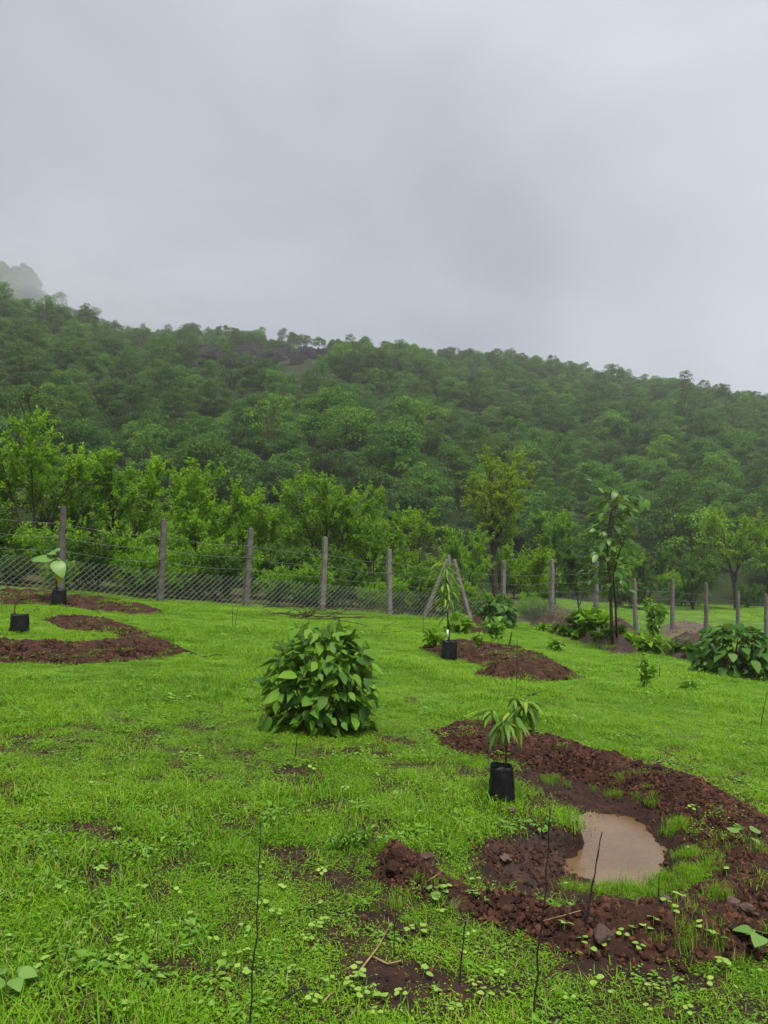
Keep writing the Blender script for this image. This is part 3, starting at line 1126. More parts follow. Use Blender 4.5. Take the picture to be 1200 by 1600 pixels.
# ------------------------------------------------------------------ trees and bushes beyond the fence
def grow_tree(seed, H, W, nst=3, cb=.32, leafL=.17, leafw=.46, per=24, nbr=8, ntw=5, lean=(0, 0), tr=.05, droop=.35, up=.75, spread=.5, twig=.55, single=False, sway=.06):
    r = np.random.default_rng(seed)
    wood, LP, LX, LN = [], [], [], []

    def poly(p, d, L, k, wob, upf):
        pts = [np.array(p, float)]
        d = norm(d)
        for _ in range(k):
            d = norm(d + r.normal(size=3) * wob + np.array([0, 0, upf]))
            pts.append(pts[-1] + d * L / k)
        return np.array(pts)

    def along(P, t):
        q = t * (len(P) - 1)
        i = min(int(q), len(P) - 2)
        return P[i] + (P[i + 1] - P[i]) * (q - i), norm(P[i + 1] - P[i])

    base = poly((0, 0, -.3), (lean[0] * .3, lean[1] * .3, 1), .3 + H * (.38 if single else .06), 4, .05, .1)
    wood.append(tube(base, np.linspace(tr * 1.3, tr, len(base)), 6))
    for s in range(nst):
        az = 2 * np.pi * (s + r.uniform(-.3, .3)) / nst
        out_ = spread * r.uniform(.5, 1.1) * (W / 2)
        d0 = np.array([math.cos(az) * out_ + lean[0], math.sin(az) * out_ + lean[1], H * .8])
        top = H * r.uniform(.72, .98)
        b0 = base[-1] if not single else base[-1 - (s % 2)]
        P = poly(b0, d0, top - b0[2], 9, sway, .03)
        wood.append(tube(P, np.linspace(tr * .75, tr * .12, len(P)), 5))
        ends = [(P, .80, 1.0, twig * 1.5)]
        for b in range(nbr):
            t = cb + (1 - cb) * (b + r.uniform(0, .9)) / nbr
            p, d = along(P, min(t, .98))
            a2 = r.uniform(0, 6.28) if r.uniform() < .45 else az + r.normal() * .9
            dd = np.array([math.cos(a2), math.sin(a2), up * r.uniform(.2, 1.0)]) + d * .35
            hf = p[2] / H
            Lb = W * .36 * r.uniform(.55, 1.15) * (1.1 - .65 * hf)
            Pb = poly(p, dd, Lb, 5, .16, .10)
            wood.append(tube(Pb, np.linspace(tr * .30, tr * .07, len(Pb)), 4, False))
            for k in range(ntw):
                q, dq = along(Pb, r.uniform(.25, 1.0))
                dt = norm(dq * .7 + r.normal(size=3) * .6 + np.array([0, 0, up * .5]))
                Pt = poly(q, dt, twig * r.uniform(.6, 1.3), 3, .18, .08)
                wood.append(tube(Pt, np.linspace(tr * .09, tr * .03, len(Pt)), 3, False))
                ends.append((Pt, .05, 1.0, .0))
        for (Pt, a, bq, ex) in ends:
            n = int(per * 1.65 * r.uniform(.7, 1.3) * (1.6 if ex else 1))
            for t in r.uniform(a, bq, n):
                q, dq = along(Pt, t)
                LP.append(q + r.normal(size=3) * .03)
                LX.append(dq * .55 + r.normal(size=3) * .6 + np.array([0, 0, -droop]))
    LP, LX = np.array(LP), norm(np.array(LX))
    n = len(LP)
    Nn = norm(np.array([0, 0, .7]) + r.normal(size=(n, 3)) * .75)
    S = .64 * leafL * r.uniform(.55, 1.3, n)
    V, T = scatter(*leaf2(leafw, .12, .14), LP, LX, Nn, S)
    cl = fbm(LP[:, 0] * 1.1 + seed, LP[:, 2] * 1.1 + LP[:, 1] * .7, seed % 17, 2)
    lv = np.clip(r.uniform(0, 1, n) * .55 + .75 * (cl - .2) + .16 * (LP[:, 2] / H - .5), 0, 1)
    wv, wt, _ = cat(wood)
    return (wv, wt), (V, T, np.repeat(lv, 4))


TREE_CACHE = {}


def tree_meshes(seed, leaf, bark='bark', **k):
    wd, lf = grow_tree(seed, **k)
    return mesh('trunk', *wd, M[bark], smooth=True), mesh('crown', lf[0], lf[1], M[leaf], attrs={'lv': lf[2]})


def plant_tree(name, label, catg, x, y, meshes, rz=0.0, s=1.0, group=None):
    o_ = thing(name, label, catg, (x, y, zs(x, y)), rz, group)
    o_.scale = (s,) * 3
    obj('trunk', meshes[0], o_)
    obj('crown', meshes[1], o_)
    return o_


def X_at(px, Y):
    return at_depth(px, 870, Y)[0]


def H_for(px, py_top, Y):
    p = at_depth(px, py_top, Y)
    return p[2] - zs(p[0], Y)


LISTED = [
    # name, label, px, top y, depth, width px, leaf, seed, kwargs
    ('leafy_tree', 'tall feathery bright green tree behind the leftmost post, reaching highest at the left edge', 52, 652, 22.5, 250, 'leaf_left', 401, dict(nst=5, nbr=9, ntw=5, per=30, leafL=.19, up=.95)),
    ('leafy_tree', 'bushy bright green tree with a crooked dark trunk, seen between the first two left posts', 190, 712, 23.0, 210, 'leaf_left', 402, dict(nst=4, nbr=9, ntw=5, per=30, leafL=.18, up=.85, tr=.07)),
    ('leafy_tree', 'bright green tree with thin rising stems just right of the second post', 306, 736, 24.0, 175, 'leaf_left', 403, dict(nst=4, nbr=9, ntw=5, per=28, leafL=.18, up=.95)),
    ('leafy_tree', 'broad green tree with a forked brown trunk, standing behind the fourth post', 508, 742, 27.5, 245, 'leaf_mid', 404, dict(nst=5, nbr=9, ntw=6, per=27, leafL=.20, up=.7, tr=.09)),
    ('leafy_tree', 'green tree with a dark slim trunk, standing right of the third post', 432, 792, 30.0, 150, 'leaf_mid', 405, dict(nst=3, nbr=8, ntw=5, per=26, leafL=.2)),
    ('sparse_tree', 'thin sparse yellowish tree with two slim trunks, left of the corner struts', 640, 786, 31.0, 110, 'leaf_yellow', 406, dict(nst=3, nbr=6, ntw=4, per=17, leafL=.2, tr=.05, cb=.3)),
    ('leafy_tree', 'low dark green tree standing left of the olive tree and above the corner struts', 728, 830, 36.0, 90, 'leaf_mid', 407, dict(nst=3, nbr=7, ntw=5, per=26, leafL=.22)),
    ('olive_tree', 'tall airy olive-yellow tree with a dark bare trunk rising above the corner struts', 774, 710, 44.0, 150, 'leaf_olive', 408, dict(nst=6, nbr=8, ntw=5, per=26, leafL=.27, tr=.14, single=True, cb=.15, up=.55, spread=.8, twig=.9)),
    ('leafy_bush', 'yellow-green bush glowing behind the post right of the corner struts', 822, 862, 33.5, 110, 'leaf_yellow', 409, dict(nst=4, nbr=7, ntw=5, per=26, leafL=.19)),
    ('leafy_tree', 'rounded mid-green tree between the olive tree and the big-leaved young tree', 868, 790, 52.0, 120, 'leaf_mid', 410, dict(nst=4, nbr=8, ntw=5, per=24, leafL=.30, twig=.8)),
    ('leafy_tree', 'low green tree behind the fence, left of the big-leaved young tree', 905, 850, 40.0, 90, 'leaf_dark', 411, dict(nst=3, nbr=8, ntw=5, per=24, leafL=.25)),
    ('leafy_tree', 'dark green tree with visible trunk behind the pasture, right of the big-leaved young tree', 1010, 850, 55.0, 110, 'leaf_dark', 412, dict(nst=3, nbr=8, ntw=5, per=24, leafL=.30, twig=.8, tr=.11, cb=.25)),
    ('leafy_tree', 'dark branching tree at the back of the pasture, between two paler trees', 1082, 862, 56.0, 120, 'leaf_dark', 413, dict(nst=4, nbr=8, ntw=5, per=22, leafL=.30, twig=.8, tr=.11, cb=.25)),
    ('yellow_tree', 'yellow-green tree with a dark trunk at the back of the pasture, at the right edge', 1150, 812, 57.0, 170, 'leaf_yellow', 414, dict(nst=4, nbr=8, ntw=6, per=24, leafL=.30, twig=.85, tr=.13, single=True, cb=.15, up=.4, spread=.75)),
    ('leafy_tree', 'tall green tree rising at the right edge behind the yellow-green tree', 1215, 800, 62.0, 140, 'leaf_yellow', 415, dict(nst=4, nbr=8, ntw=5, per=24, leafL=.32, twig=.85, tr=.12)),
    ('leafy_tree', 'bright green tree cut off by the left edge of the view, behind the fence', -60, 690, 22.0, 200, 'leaf_left', 416, dict(nst=4, nbr=9, ntw=5, per=28, leafL=.18)),
    ('leafy_tree', 'pale green tree filling the gap between the second and third posts', 372, 782, 27.5, 140, 'leaf_left', 417, dict(nst=4, nbr=8, ntw=5, per=26, leafL=.18)),
    ('leafy_tree', 'dense green tree behind the fifth post', 585, 800, 33.0, 120, 'leaf_mid', 418, dict(nst=4, nbr=8, ntw=5, per=25, leafL=.21)),
    ('leafy_tree', 'shaded deep green tree behind the gap between the leftmost two posts', 110, 770, 25.5, 170, 'leaf_dark', 419, dict(nst=4, nbr=8, ntw=5, per=28, leafL=.18)),
    ('leafy_tree', 'mid-green tree behind the pasture, just right of the big-leaved young tree', 965, 862, 50.0, 100, 'leaf_mid', 420, dict(nst=3, nbr=8, ntw=5, per=24, leafL=.28, twig=.8)),
]
for (nm, lb, px, ty, Y, wpx, lf, sd_, kw) in LISTED:
    x = X_at(px, Y)
    Hh = H_for(px, ty, Y)
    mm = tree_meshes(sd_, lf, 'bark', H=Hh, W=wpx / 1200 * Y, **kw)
    plant_tree(nm, lb, 'bush' if 'bush' in nm else 'tree', x, Y, mm)

# undergrowth along the outer side of the fence
UND = [tree_meshes(450 + k, lf, 'bark', H=1.5, W=2.2, nst=6, nbr=7, ntw=4, per=20, leafL=.17, tr=.018, cb=.02, twig=.4, spread=.9, up=.4)
       for k, lf in enumerate(['leaf_dark', 'leaf_mid', 'leaf_dark', 'leaf_mid'])]
un = 0
for n_ in np.arange(-2.5, 8.4, .50):
    for off in (1.0, 2.7):
        p = post_xy(n_ + rng.uniform(-.2, .2)) + np.array([-F_DIR[1], F_DIR[0]]) * (off + rng.uniform(-.25, .5))
        if n_ > 7.6 and off < 2:
            continue
        s = rng.uniform(.5, 1.0) * (.70 + .15 * off)
        if n_ > 6:
            s *= .75
        plant_tree('undergrowth_shrub', 'low tangled green shrub in the undergrowth right behind the chain link', 'shrub', p[0], p[1], UND[int(rng.integers(0, 4))],
                   rng.uniform(0, 6.28), s, 'undergrowth shrubs behind the fence')
        un += 1
# scrub at the back edge of the pasture and at the foot of the wood
for k in range(40):
    u_ = rng.uniform(-.42, .56)
    Y = HILL_Y0(u_) - rng.uniform(0.5, 7) if u_ > .2 else rng.uniform(33, 50)
    if u_ > .2 and rng.uniform() < .3:
        continue
    x = u_ * Y
    plant_tree('scrub_bush', 'rounded scrub bush at the foot of the wood, behind the trees at the fence', 'bush', x, Y, UND[int(rng.integers(0, 4))], rng.uniform(0, 6.28),
               rng.uniform(.9, 1.9), 'scrub bushes at the foot of the wood')

# ------------------------------------------------------------------ earth banks and the puddle
BANK_INFO = {
    'near': ('soil', 'large crescent bank of red-brown clods curving round the muddy puddle'),
    'lump': ('soil_dark', 'dark crumbling mud lump between the grass edge and the puddle'),
    'left': ('soil', 'crescent bank of dark red soil beside the leftmost bag'),
    'fence': ('soil', 'low strip of red soil along the foot of the fence at the left'),
    'mid': ('soil', 'crescent bank of red soil right of the tall sapling in its bag'),
    'heap': ('soil', 'small reddish soil heap at the foot of the corner strut'),
    'trench': ('soil_dark', 'dark trench bank overgrown with weeds under the big-leaved young tree'),
    'trench2': ('soil_dark', 'dark short soil bank left of the right-hand round shrub'),
    'rear': ('soil_grey', 'dry grey-brown soil heap behind the fence at the right'),
}
for key, (mt, lb) in BANK_INFO.items():
    Q, hh, wd, res = BANKS[key]
    res = res * (.65 if res > .03 else .8)
    lo, hi = Q.min(0) - .12, Q.max(0) + .12
    X, Y = np.meshgrid(np.arange(lo[0], hi[0], res), np.arange(lo[1], hi[1], res), indexing='ij')
    z, s = bank_h(key, X, Y)
    cl = fbm(X / (res * 3.2), Y / (res * 3.2), 14, 3)
    z = ground(X, Y) + z + ((cl - .42) * res * 2.6 + (np.abs(fbm(X / (res * 9), Y / (res * 9), 15, 4) - .5) * -2 + .25) * res * 3.0) * sm(-.03, .06, s) - .03 * (1 - sm(-.05, .02, s))
    V_, T_ = compact(np.stack([X.ravel(), Y.ravel(), z.ravel()], 1), grid_tris(*X.shape, keep=(s > -.05).ravel()))
    o = obj('soil_bank', mesh('soil_bank', V_, T_, M[mt], smooth=True))
    tag(o, lb, 'earth bank')

c0 = PIT.mean(0)
W_ = c0 + (PIT - c0) * 1.05
V_ = np.concatenate([[[*c0, WATER_Z]], np.c_[W_, np.full(len(W_), WATER_Z)]])
T_ = np.array([(0, 1 + i, 1 + (i + 1) % len(W_)) for i in range(len(W_))])
o = obj('puddle', mesh('puddle', V_, T_, M['water']))
tag(o, kind='structure')

# clods
CL = [mesh('clod', *lump(500 + k, 1), M['clod']) for k in range(5)]
CLC = proto_collection('clod_kinds', CL)
cp, csz = [], []
for key, n_, s0, s1 in (('near', 30000, .003, .021), ('lump', 1500, .003, .016), ('left', 12000, .008, .036), ('mid', 8000, .008, .034), ('fence', 7000, .010, .036), ('heap', 1200, .008, .03), ('trench', 2000, .01, .04), ('trench2', 1000, .01, .04), ('rear', 1200, .01, .05)):
    Q = BANKS[key][0]
    lo, hi = Q.min(0) - .1, Q.max(0) + .1
    X = rng.uniform(lo[0], hi[0], n_ * 4)
    Y = rng.uniform(lo[1], hi[1], n_ * 4)
    s = sdf(X, Y, Q)
    k = np.where(s > rng.normal(size=len(s)) * .03)[0][:n_]
    cp.append(np.stack([X[k], Y[k]], 1))
    csz.append(s0 + (s1 - s0) * rng.uniform(0, 1, len(k)) ** (3.4 if key == 'near' else 4.2))
# crumbs on the mud slopes of the pit
X = rng.uniform(PIT[:, 0].min(), PIT[:, 0].max(), 3000)
Y = rng.uniform(PIT[:, 1].min(), PIT[:, 1].max(), 3000)
k = np.where((sdf(X, Y, PIT) > -.05) & (ground(X, Y) > WATER_Z - .01))[0]
cp.append(np.stack([X[k], Y[k]], 1))
csz.append(.003 + .013 * rng.uniform(0, 1, len(k)) ** 3)
# crumbs on the worn spots of the near turf
X = rng.uniform(-3, 3, 60000)
Y = rng.uniform(2.1, 6.5, 60000)
k = np.where((np.abs(X) < .56 * Y + .4) & ((fbm(X * 8.5, Y * 8.5, 44, 3) < .41) | (bare(X, Y) > .4)) & (sdf(X, Y, PIT) < -.02))[0][:9000]
cp.append(np.stack([X[k], Y[k]], 1))
csz.append(.0025 + .011 * rng.uniform(0, 1, len(k)) ** 3.5)
cp, csz = np.concatenate(cp), np.concatenate(csz)
cz = surface(cp[:, 0], cp[:, 1]) + csz * .25
o = instancer('soil_clods', CLC, np.c_[cp, cz], rng.uniform(0, 6.28, (len(cp), 3)), np.stack([csz] * 3, 1), rng.integers(0, 5, len(cp)))
tag(o, 'loose crumbs and clods of red soil on the banks', 'soil', None, 'stuff')


def stone(px, py, wpx, name, label, catg, mat, seed, group=None, sink=.25, fl=1.0):
    p = on(px, py)
    r = wpx / 2 / F_PX * np.linalg.norm(p - np.array(EYE))
    o_ = obj(name, mesh(name, *lump(seed, 2, .26), M[mat], smooth=False), None, (p[0], p[1], p[2] + r * (.55 - sink)), (rng.normal() * .2, rng.normal() * .2, rng.uniform(0, 6)), (r, r, r * fl))
    return tag(o_, label, catg, group)


stone(942, 1472, 36, 'stone', 'squarish grey-brown stone on the near bank beside a thin black stick', 'stone', 'stone', 601)
stone(1032, 1484, 20, 'stone', 'small reddish stone at the lower edge of the near bank', 'stone', 'clod', 602)
stone(1146, 1412, 20, 'stone', 'rounded pale brown stone on the right part of the near bank', 'stone', 'stone', 603)
stone(1168, 1430, 34, 'stone', 'long brown stone sunk in the near bank by the right edge', 'stone', 'stone', 604)
stone(1040, 1410, 18, 'stone', 'grey-brown stone beside the short black stub on the near bank', 'stone', 'stone', 605)
stone(1000, 1410, 14, 'stone', 'small round stone in the weeds right below the puddle', 'stone', 'stone', 606)
stone(1064, 1516, 22, 'stone', 'reddish stone lying in the grass below the near bank', 'stone', 'clod', 607)
stone(1046, 1592, 18, 'stone', 'dark stone in the grass at the bottom of the view', 'stone', 'soil_dark', 608)
stone(620, 1338, 46, 'soil_clod', 'biggest dark clod topping the left end of the near bank', 'clod', 'soil', 609, None, .45, .8)
stone(668, 1346, 26, 'soil_clod', 'grey-topped clod right of the biggest clod on the near bank', 'clod', 'stone', 610, None, .3)
stone(616, 1362, 34, 'soil_clod', 'dark clod just below the biggest clod on the near bank', 'clod', 'soil', 611, None, .3)
stone(706, 1416, 24, 'soil_clod', 'greyish clod at the lower edge of the near bank', 'clod', 'stone', 612, None, .3)
stone(722, 1376, 18, 'soil_clod', 'red clod on the crest of the near bank, left of the mud hollow', 'clod', 'clod', 613, None, .3)
stone(790, 1346, 20, 'soil_clod', 'pale brown clod in the cut mud face below the grass', 'clod', 'stone', 614, None, .3)
stone(996, 1198, 20, 'soil_clod', 'left one of two lone clods beyond the upper arm of the near bank', 'clod', 'soil', 615, None, .2)
stone(1030, 1206, 22, 'soil_clod', 'right one of two lone clods beyond the upper arm of the near bank', 'clod', 'soil', 616, None, .2)
stone(918, 1312, 11, 'stone', 'small dark stone poking out of the puddle water', 'stone', 'soil_dark', 617, None, -.2)
stone(786, 1268, 16, 'stone', 'reddish stone at the foot of the nearest bag', 'stone', 'clod', 618)
stone(800, 1272, 20, 'stone', 'grey stone at the foot of the nearest bag, right of the reddish one', 'stone', 'stone', 619)
stone(305, 1292, 22, 'stone', 'flat grey stone lying in the short grass left of the longest black stick', 'stone', 'stone', 620, None, .25, .45)
stone(490, 1292, 14, 'soil_clod', 'brown clod in the open grass left of the near bank', 'clod', 'soil', 621)
stone(120, 1452, 20, 'soil_clod', 'dark clod on bare soil in the lower left grass', 'clod', 'soil', 622)
stone(706, 1218, 12, 'soil_clod', 'small clod in the grass between the round shrub and the nearest bag', 'clod', 'soil', 623)
stone(1124, 1268, 12, 'stone', 'small grey stone on the crest of the upper arm by the right edge', 'stone', 'stone', 624)

# ------------------------------------------------------------------ shrubs with leaves of their own
def heart(t):
    return (math.sin(math.pi * min(1, (t + .02)) ** .62) ** .8) * 1.0 if t < 1 else 0.0


def lance(t):
    return math.sin(math.pi * t ** .85) ** .9


def ovate(t):
    return math.sin(math.pi * t ** .75) ** .7


def leaf_set(name, wd, prof, mat, n, seed, fold=.18, droop=.22, wave=.01):
    r = np.random.default_rng(seed)
    out_ = []
    for k in range(n):
        V, T = leaf_fine(wd * r.uniform(.88, 1.1), prof, fold * r.uniform(.5, 1.4), droop * r.uniform(.4, 1.6), wave * r.uniform(-1.5, 1.5))
        out_.append(mesh(name, V, T, M[mat], smooth=True))
    return out_


def leaf_obj(me, parent, p, d, nrm, s, name='leaf'):
    X = Vector(d).normalized()
    Y = Vector(nrm).cross(X)
    if Y.length < 1e-4:
        Y = Vector((1, 0, 0)).cross(X)
    Y.normalize()
    Z = X.cross(Y)
    m = Matrix(((X.x, Y.x, Z.x, p[0]), (X.y, Y.y, Z.y, p[1]), (X.z, Y.z, Z.z, p[2]), (0, 0, 0, 1)))
    o_ = bpy.data.objects.new(name, me)
    COL.objects.link(o_)
    o_.parent = parent
    o_.matrix_basis = m @ Matrix.Scale(s, 4)
    return o_


SHRUB_L = leaf_set('leaf', .58, heart, 'leaf_shrub', 5, 31)
FAR_L = leaf_set('leaf', .74, heart, 'leaf_shrub_far', 3, 32)


def round_shrub(label, px, py, wpx, hpx, n, leaves, Ls, seed, lo=.05):
    r = np.random.default_rng(seed)
    p = on(px, py)
    d = np.linalg.norm(p - np.array(EYE))
    Wd, Hh = wpx / F_PX * d, hpx / F_PX * d
    c = p + np.array([0, Wd * .33, 0])
    c[2] = zs(c[0], c[1])
    root = thing('round_shrub', label, 'shrub', tuple(c))
    stems = []
    pts = []
    # even cover of the dome by rejection
    tries = 0
    while len(pts) < n and tries < 60000:
        tries += 1
        ph = r.uniform(0, 2 * np.pi)
        if r.uniform() < .3 and math.sin(ph) > 0:
            ph = -ph
        hz_ = lo + (1 - lo) * r.uniform(0, 1.0) ** .85
        prof = (1 - hz_ ** 3.6) ** .5 * (0.88 + .12 * min(1, hz_ / .35))
        q = r.uniform(.64, 1.07)
        bulge = 1 + .12 * math.sin(ph * 3 + seed) + .06 * math.sin(ph * 7)
        pos = np.array([math.cos(ph) * Wd / 2 * prof * q * bulge, math.sin(ph) * Wd / 2 * prof * q * bulge, Hh * hz_ * (.80 + .2 * q)])
        if any(np.linalg.norm(pos - k) < Ls * .27 for k in pts):
            continue
        pts.append(pos)
    for i, pos in enumerate(pts):
        o2 = norm(np.array([pos[0], pos[1], pos[2] * .35]))
        hz_ = pos[2] / Hh
        dr = norm(np.array([o2[0], o2[1], 0]) * (.65 + .6 * hz_) + np.array([0, 0, -.9 + .75 * hz_]) + r.normal(size=3) * .45)
        nr_ = norm(o2 * (1.1 - .35 * hz_) + np.array([0, 0, .4 + .8 * hz_]) + r.normal(size=3) * .33)
        s = Ls * r.uniform(.5, 1.25)
        leaf_obj(leaves[int(r.integers(0, len(leaves)))], root, pos - dr * s * .35, dr, nr_, s)
        if i % 3 == 0:
            b = r.normal(size=2) * Wd * .07
            q0 = np.array([b[0], b[1], -.05])
            q2 = pos - dr * s * .35
            q1 = q0 * .35 + q2 * .65
            q1[2] = q2[2] * .55
            stems.append(tube([q0, q1, q2], [.006 * d / 6.3, .0045 * d / 6.3, .0025 * d / 6.3], 4, False))
    # shaded inner leaves, too hidden to pick apart
    n2 = int(n * 1.3)
    ph = r.uniform(0, 6.28, n2)
    hh = r.uniform(.05, .9, n2)
    q = r.uniform(.35, .86, n2) * (1 - hh ** 3.4) ** .5
    P = np.c_[np.cos(ph) * Wd / 2 * q, np.sin(ph) * Wd / 2 * q, Hh * hh]
    o3 = norm(np.c_[np.cos(ph), np.sin(ph), 0 * ph - .4 + hh] + r.normal(size=(n2, 3)) * .4)
    V, T = scatter(*leaf2(.6, .12, .2), P, o3, norm(np.c_[np.cos(ph), np.sin(ph), .8 + 0 * ph] + r.normal(size=(n2, 3)) * .3), Ls * r.uniform(.6, 1.1, n2))
    i_ = obj('inner_foliage', mesh('inner_foliage', V, T, leaves[0].materials[0], attrs={'lv': np.zeros(len(V))}), root)
    i_['kind'] = 'stuff'
    V, T, _ = cat(stems)
    obj('stems', mesh('stems', V, T, M['stem_brown'], smooth=True), root)
    return root


round_shrub('round dark green shrub with pointed heart-shaped leaves, alone in the middle of the grass', 495, 1150, 184, 160, 300, SHRUB_L, .146, 41)
round_shrub('round dark green shrub with large leaves cut by the right edge of the view', 1168, 1064, 124, 76, 190, FAR_L, .22, 42)
round_shrub('round dark green shrub in front of the fence, right of the corner struts', 779, 980, 66, 44, 110, FAR_L, .26, 43)


def weed_bush(label, px, py, wpx, hpx, n, mat, Lf, seed, lw=.4, group=None, name='leafy_weed', stem='stem_green'):
    n, lw = int(n * 1.7), lw * 1.25
    """small upright plant: several stems carrying many small leaves"""
    r = np.random.default_rng(seed)
    p = on(px, py)
    d = np.linalg.norm(p - np.array(EYE))
    Wd, Hh = wpx / F_PX * d, hpx / F_PX * d
    root = thing(name, label, 'plant', tuple(p), r.uniform(0, 6), group)
    st, LP, LX = [], [], []
    ns_ = 7
    for k in range(ns_):
        a = r.uniform(0, 6.28)
        q = r.uniform(.2, 1.0)
        tip = np.array([math.cos(a) * Wd / 2 * q, math.sin(a) * Wd / 2 * q, Hh * r.uniform(.6, 1) * (1.1 - .45 * q)])
        mid_ = tip * .5
        mid_[2] = tip[2] * .62
        st.append(tube([np.array([0, 0, -.03]), mid_, tip], [.004 * d / 8, .003 * d / 8, .0015 * d / 8], 4, False))
        for t in r.uniform(.25, 1.02, n // ns_):
            pos = (mid_ * t * 2 if t < .5 else mid_ + (tip - mid_) * (t - .5) * 2)
            LP.append(pos)
            LX.append(norm(r.normal(size=3) + np.array([math.cos(a), math.sin(a), -.1]) * .5))
    LP, LX = np.array(LP), np.array(LX)
    n2 = len(LP)
    V, T = scatter(*leaf2(lw, .12, .15), LP, LX, norm(np.array([0, -.2, 1.]) + r.normal(size=(n2, 3)) * .5), .72 * Lf * d / 10 * r.uniform(.6, 1.3, n2))
    obj('foliage', mesh('foliage', V, T, M[mat], attrs={'lv': np.repeat(r.uniform(0, 1, n2), 4)}), root)
    V, T, _ = cat(st)
    obj('stems', mesh('stems', V, T, M[stem]), root)
    return root


weed_bush('young leafy plant with a dark stem, before the shrub right of the corner struts', 776, 1002, 40, 36, 90, 'weed', .13, 51, .6)
weed_bush('small leafy plant left of the tall sapling in its bag', 678, 1008, 36, 26, 80, 'leaf_mid', .13, 52, .45)
weed_bush('pale spindly weed between the tall sapling and the shrub behind it', 748, 1010, 26, 22, 40, 'leaf_mid', .10, 53, .4)
weed_bush('upright feathery pale weed standing at the fence in front of the pasture', 1020, 1000, 36, 66, 190, 'weed', .12, 54, .3)
weed_bush('broad-leaved weed at the right end of the overgrown trench bank', 1016, 1022, 50, 36, 110, 'leaf_mid', .17, 55, .5)
weed_bush('slim drooping weed in the grass in front of the trench bank', 1007, 1076, 24, 56, 80, 'weed', .12, 56, .45)
weed_bush('dark leafy weed on the trench bank, left of the big-leaved young tree', 925, 984, 44, 30, 110, 'leaf_mid', .2, 57, .6)
weed_bush('small bush in the pasture just behind the fence, seen beside the big-leaved young tree', 905, 982, 40, 24, 100, 'leaf_dark', .2, 58, .5)
weed_bush('low weed clump beside the corner strut foot', 716, 990, 40, 34, 90, 'leaf_mid', .17, 59, .5)
for k, (px, py) in enumerate([(846, 986), (866, 990), (884, 990), (905, 996), (940, 1000), (960, 992), (985, 1004), (1062, 1016), (1085, 1022), (1104, 1026)]):
    weed_bush('low weed growing along the top of a dark trench bank', px, py, 30, 11, 70, 'leaf_dark' if k % 3 else 'leaf_mid', .11, 600 + k, .55, 'low weeds on the trench banks')
weed_bush('bright thick grass-green weed left of the biggest clod', 556, 1330, 84, 36, 260, 'weed', .11, 61, .25)
weed_bush('pale small weed in the grass left of the right-hand shrub', 870, 1018, 20, 20, 40, 'weed', .12, 62, .5)
weed_bush('small low weed in the grass right of the slim drooping weed', 1085, 1082, 60, 12, 60, 'weed', .12, 63, .5)

# ------------------------------------------------------------------ saplings in black bags
def grow_bag(root, Wd, Hh, seed, tilt=(0, 0)):
    r = np.random.default_rng(seed)
    n, V, T = 32, [], []
    hs_ = [(-.02, .92), (.04, 1.02), (.18, 1.05), (.34, .99), (.5, 1.02), (.66, .95), (.80, .97), (.90, .91), (1.0, .97), (1.0, .92), (.86, .86)]
    ph = r.uniform(0, 6, 6)
    for k, (hz_, rr) in enumerate(hs_):
        for j in range(n):
            a = 2 * np.pi * j / n
            rad = Wd / 2 * rr * (((abs(math.cos(a)) ** 4 + abs(math.sin(a)) ** 4) ** -.25 * .90 + .025 * math.cos(3 * a + ph[4] + 6 * hz_)) + .025 * math.sin(5 * a + ph[0] + 3 * hz_) + .02 * math.sin(9 * a + ph[1] - 7 * hz_) + r.normal() * .012)
            zz = Hh * hz_ + (.03 * Hh * math.sin(2 * a + ph[2]) + .015 * Hh * math.sin(5 * a + ph[3]) if hz_ > .95 else 0)
            V.append((math.cos(a) * rad + tilt[0] * zz, math.sin(a) * rad * .92 + tilt[1] * zz, zz))
    for k in range(len(hs_) - 1):
        for j in range(n):
            a, b = k * n + j, k * n + (j + 1) % n
            T += [(a, b, b + n), (a, b + n, a + n)]
    obj('grow_bag', mesh('grow_bag', V, T, M['plastic'], smooth=True), root)
    V, T = [(tilt[0] * Hh * .86, tilt[1] * Hh * .86, Hh * .87)], []
    for j in range(n):
        a = 2 * np.pi * j / n
        V.append((math.cos(a) * Wd * .46 + tilt[0] * Hh * .86, math.sin(a) * Wd * .42 + tilt[1] * Hh * .86, Hh * (.84 + r.normal() * .008)))
        T.append((0, 1 + j, 1 + (j + 1) % n))
    obj('potting_soil', mesh('potting_soil', V, T, M['soil']), root)


def px_pt(root_p, px, py, dy=0.0):
    """point above the base, in the plane facing the viewer through the base, relative to it"""
    q = at_depth(px, py, root_p[1] + dy)
    return q - root_p


MANGO = leaf_set('leaf', .175, lance, 'leaf_mango', 5, 33, .3, .35)
TEAK = leaf_set('leaf', .58, ovate, 'leaf_teak', 4, 34, .15, .3)
FRESH = leaf_set('leaf', .72, ovate, 'leaf_fresh', 3, 35, .15, .25)
GOLD = leaf_set('leaf', .45, ovate, 'leaf_gold', 1, 36, .2, .4)


def bag_base(px, py, wpx):
    p = on(px, py)
    d = np.linalg.norm(p - np.array(EYE))
    Wd = wpx / F_PX * d
    p = p + np.array([0, Wd * .42, 0])
    p[2] = zs(p[0], p[1]) - .004
    return p, Wd, d


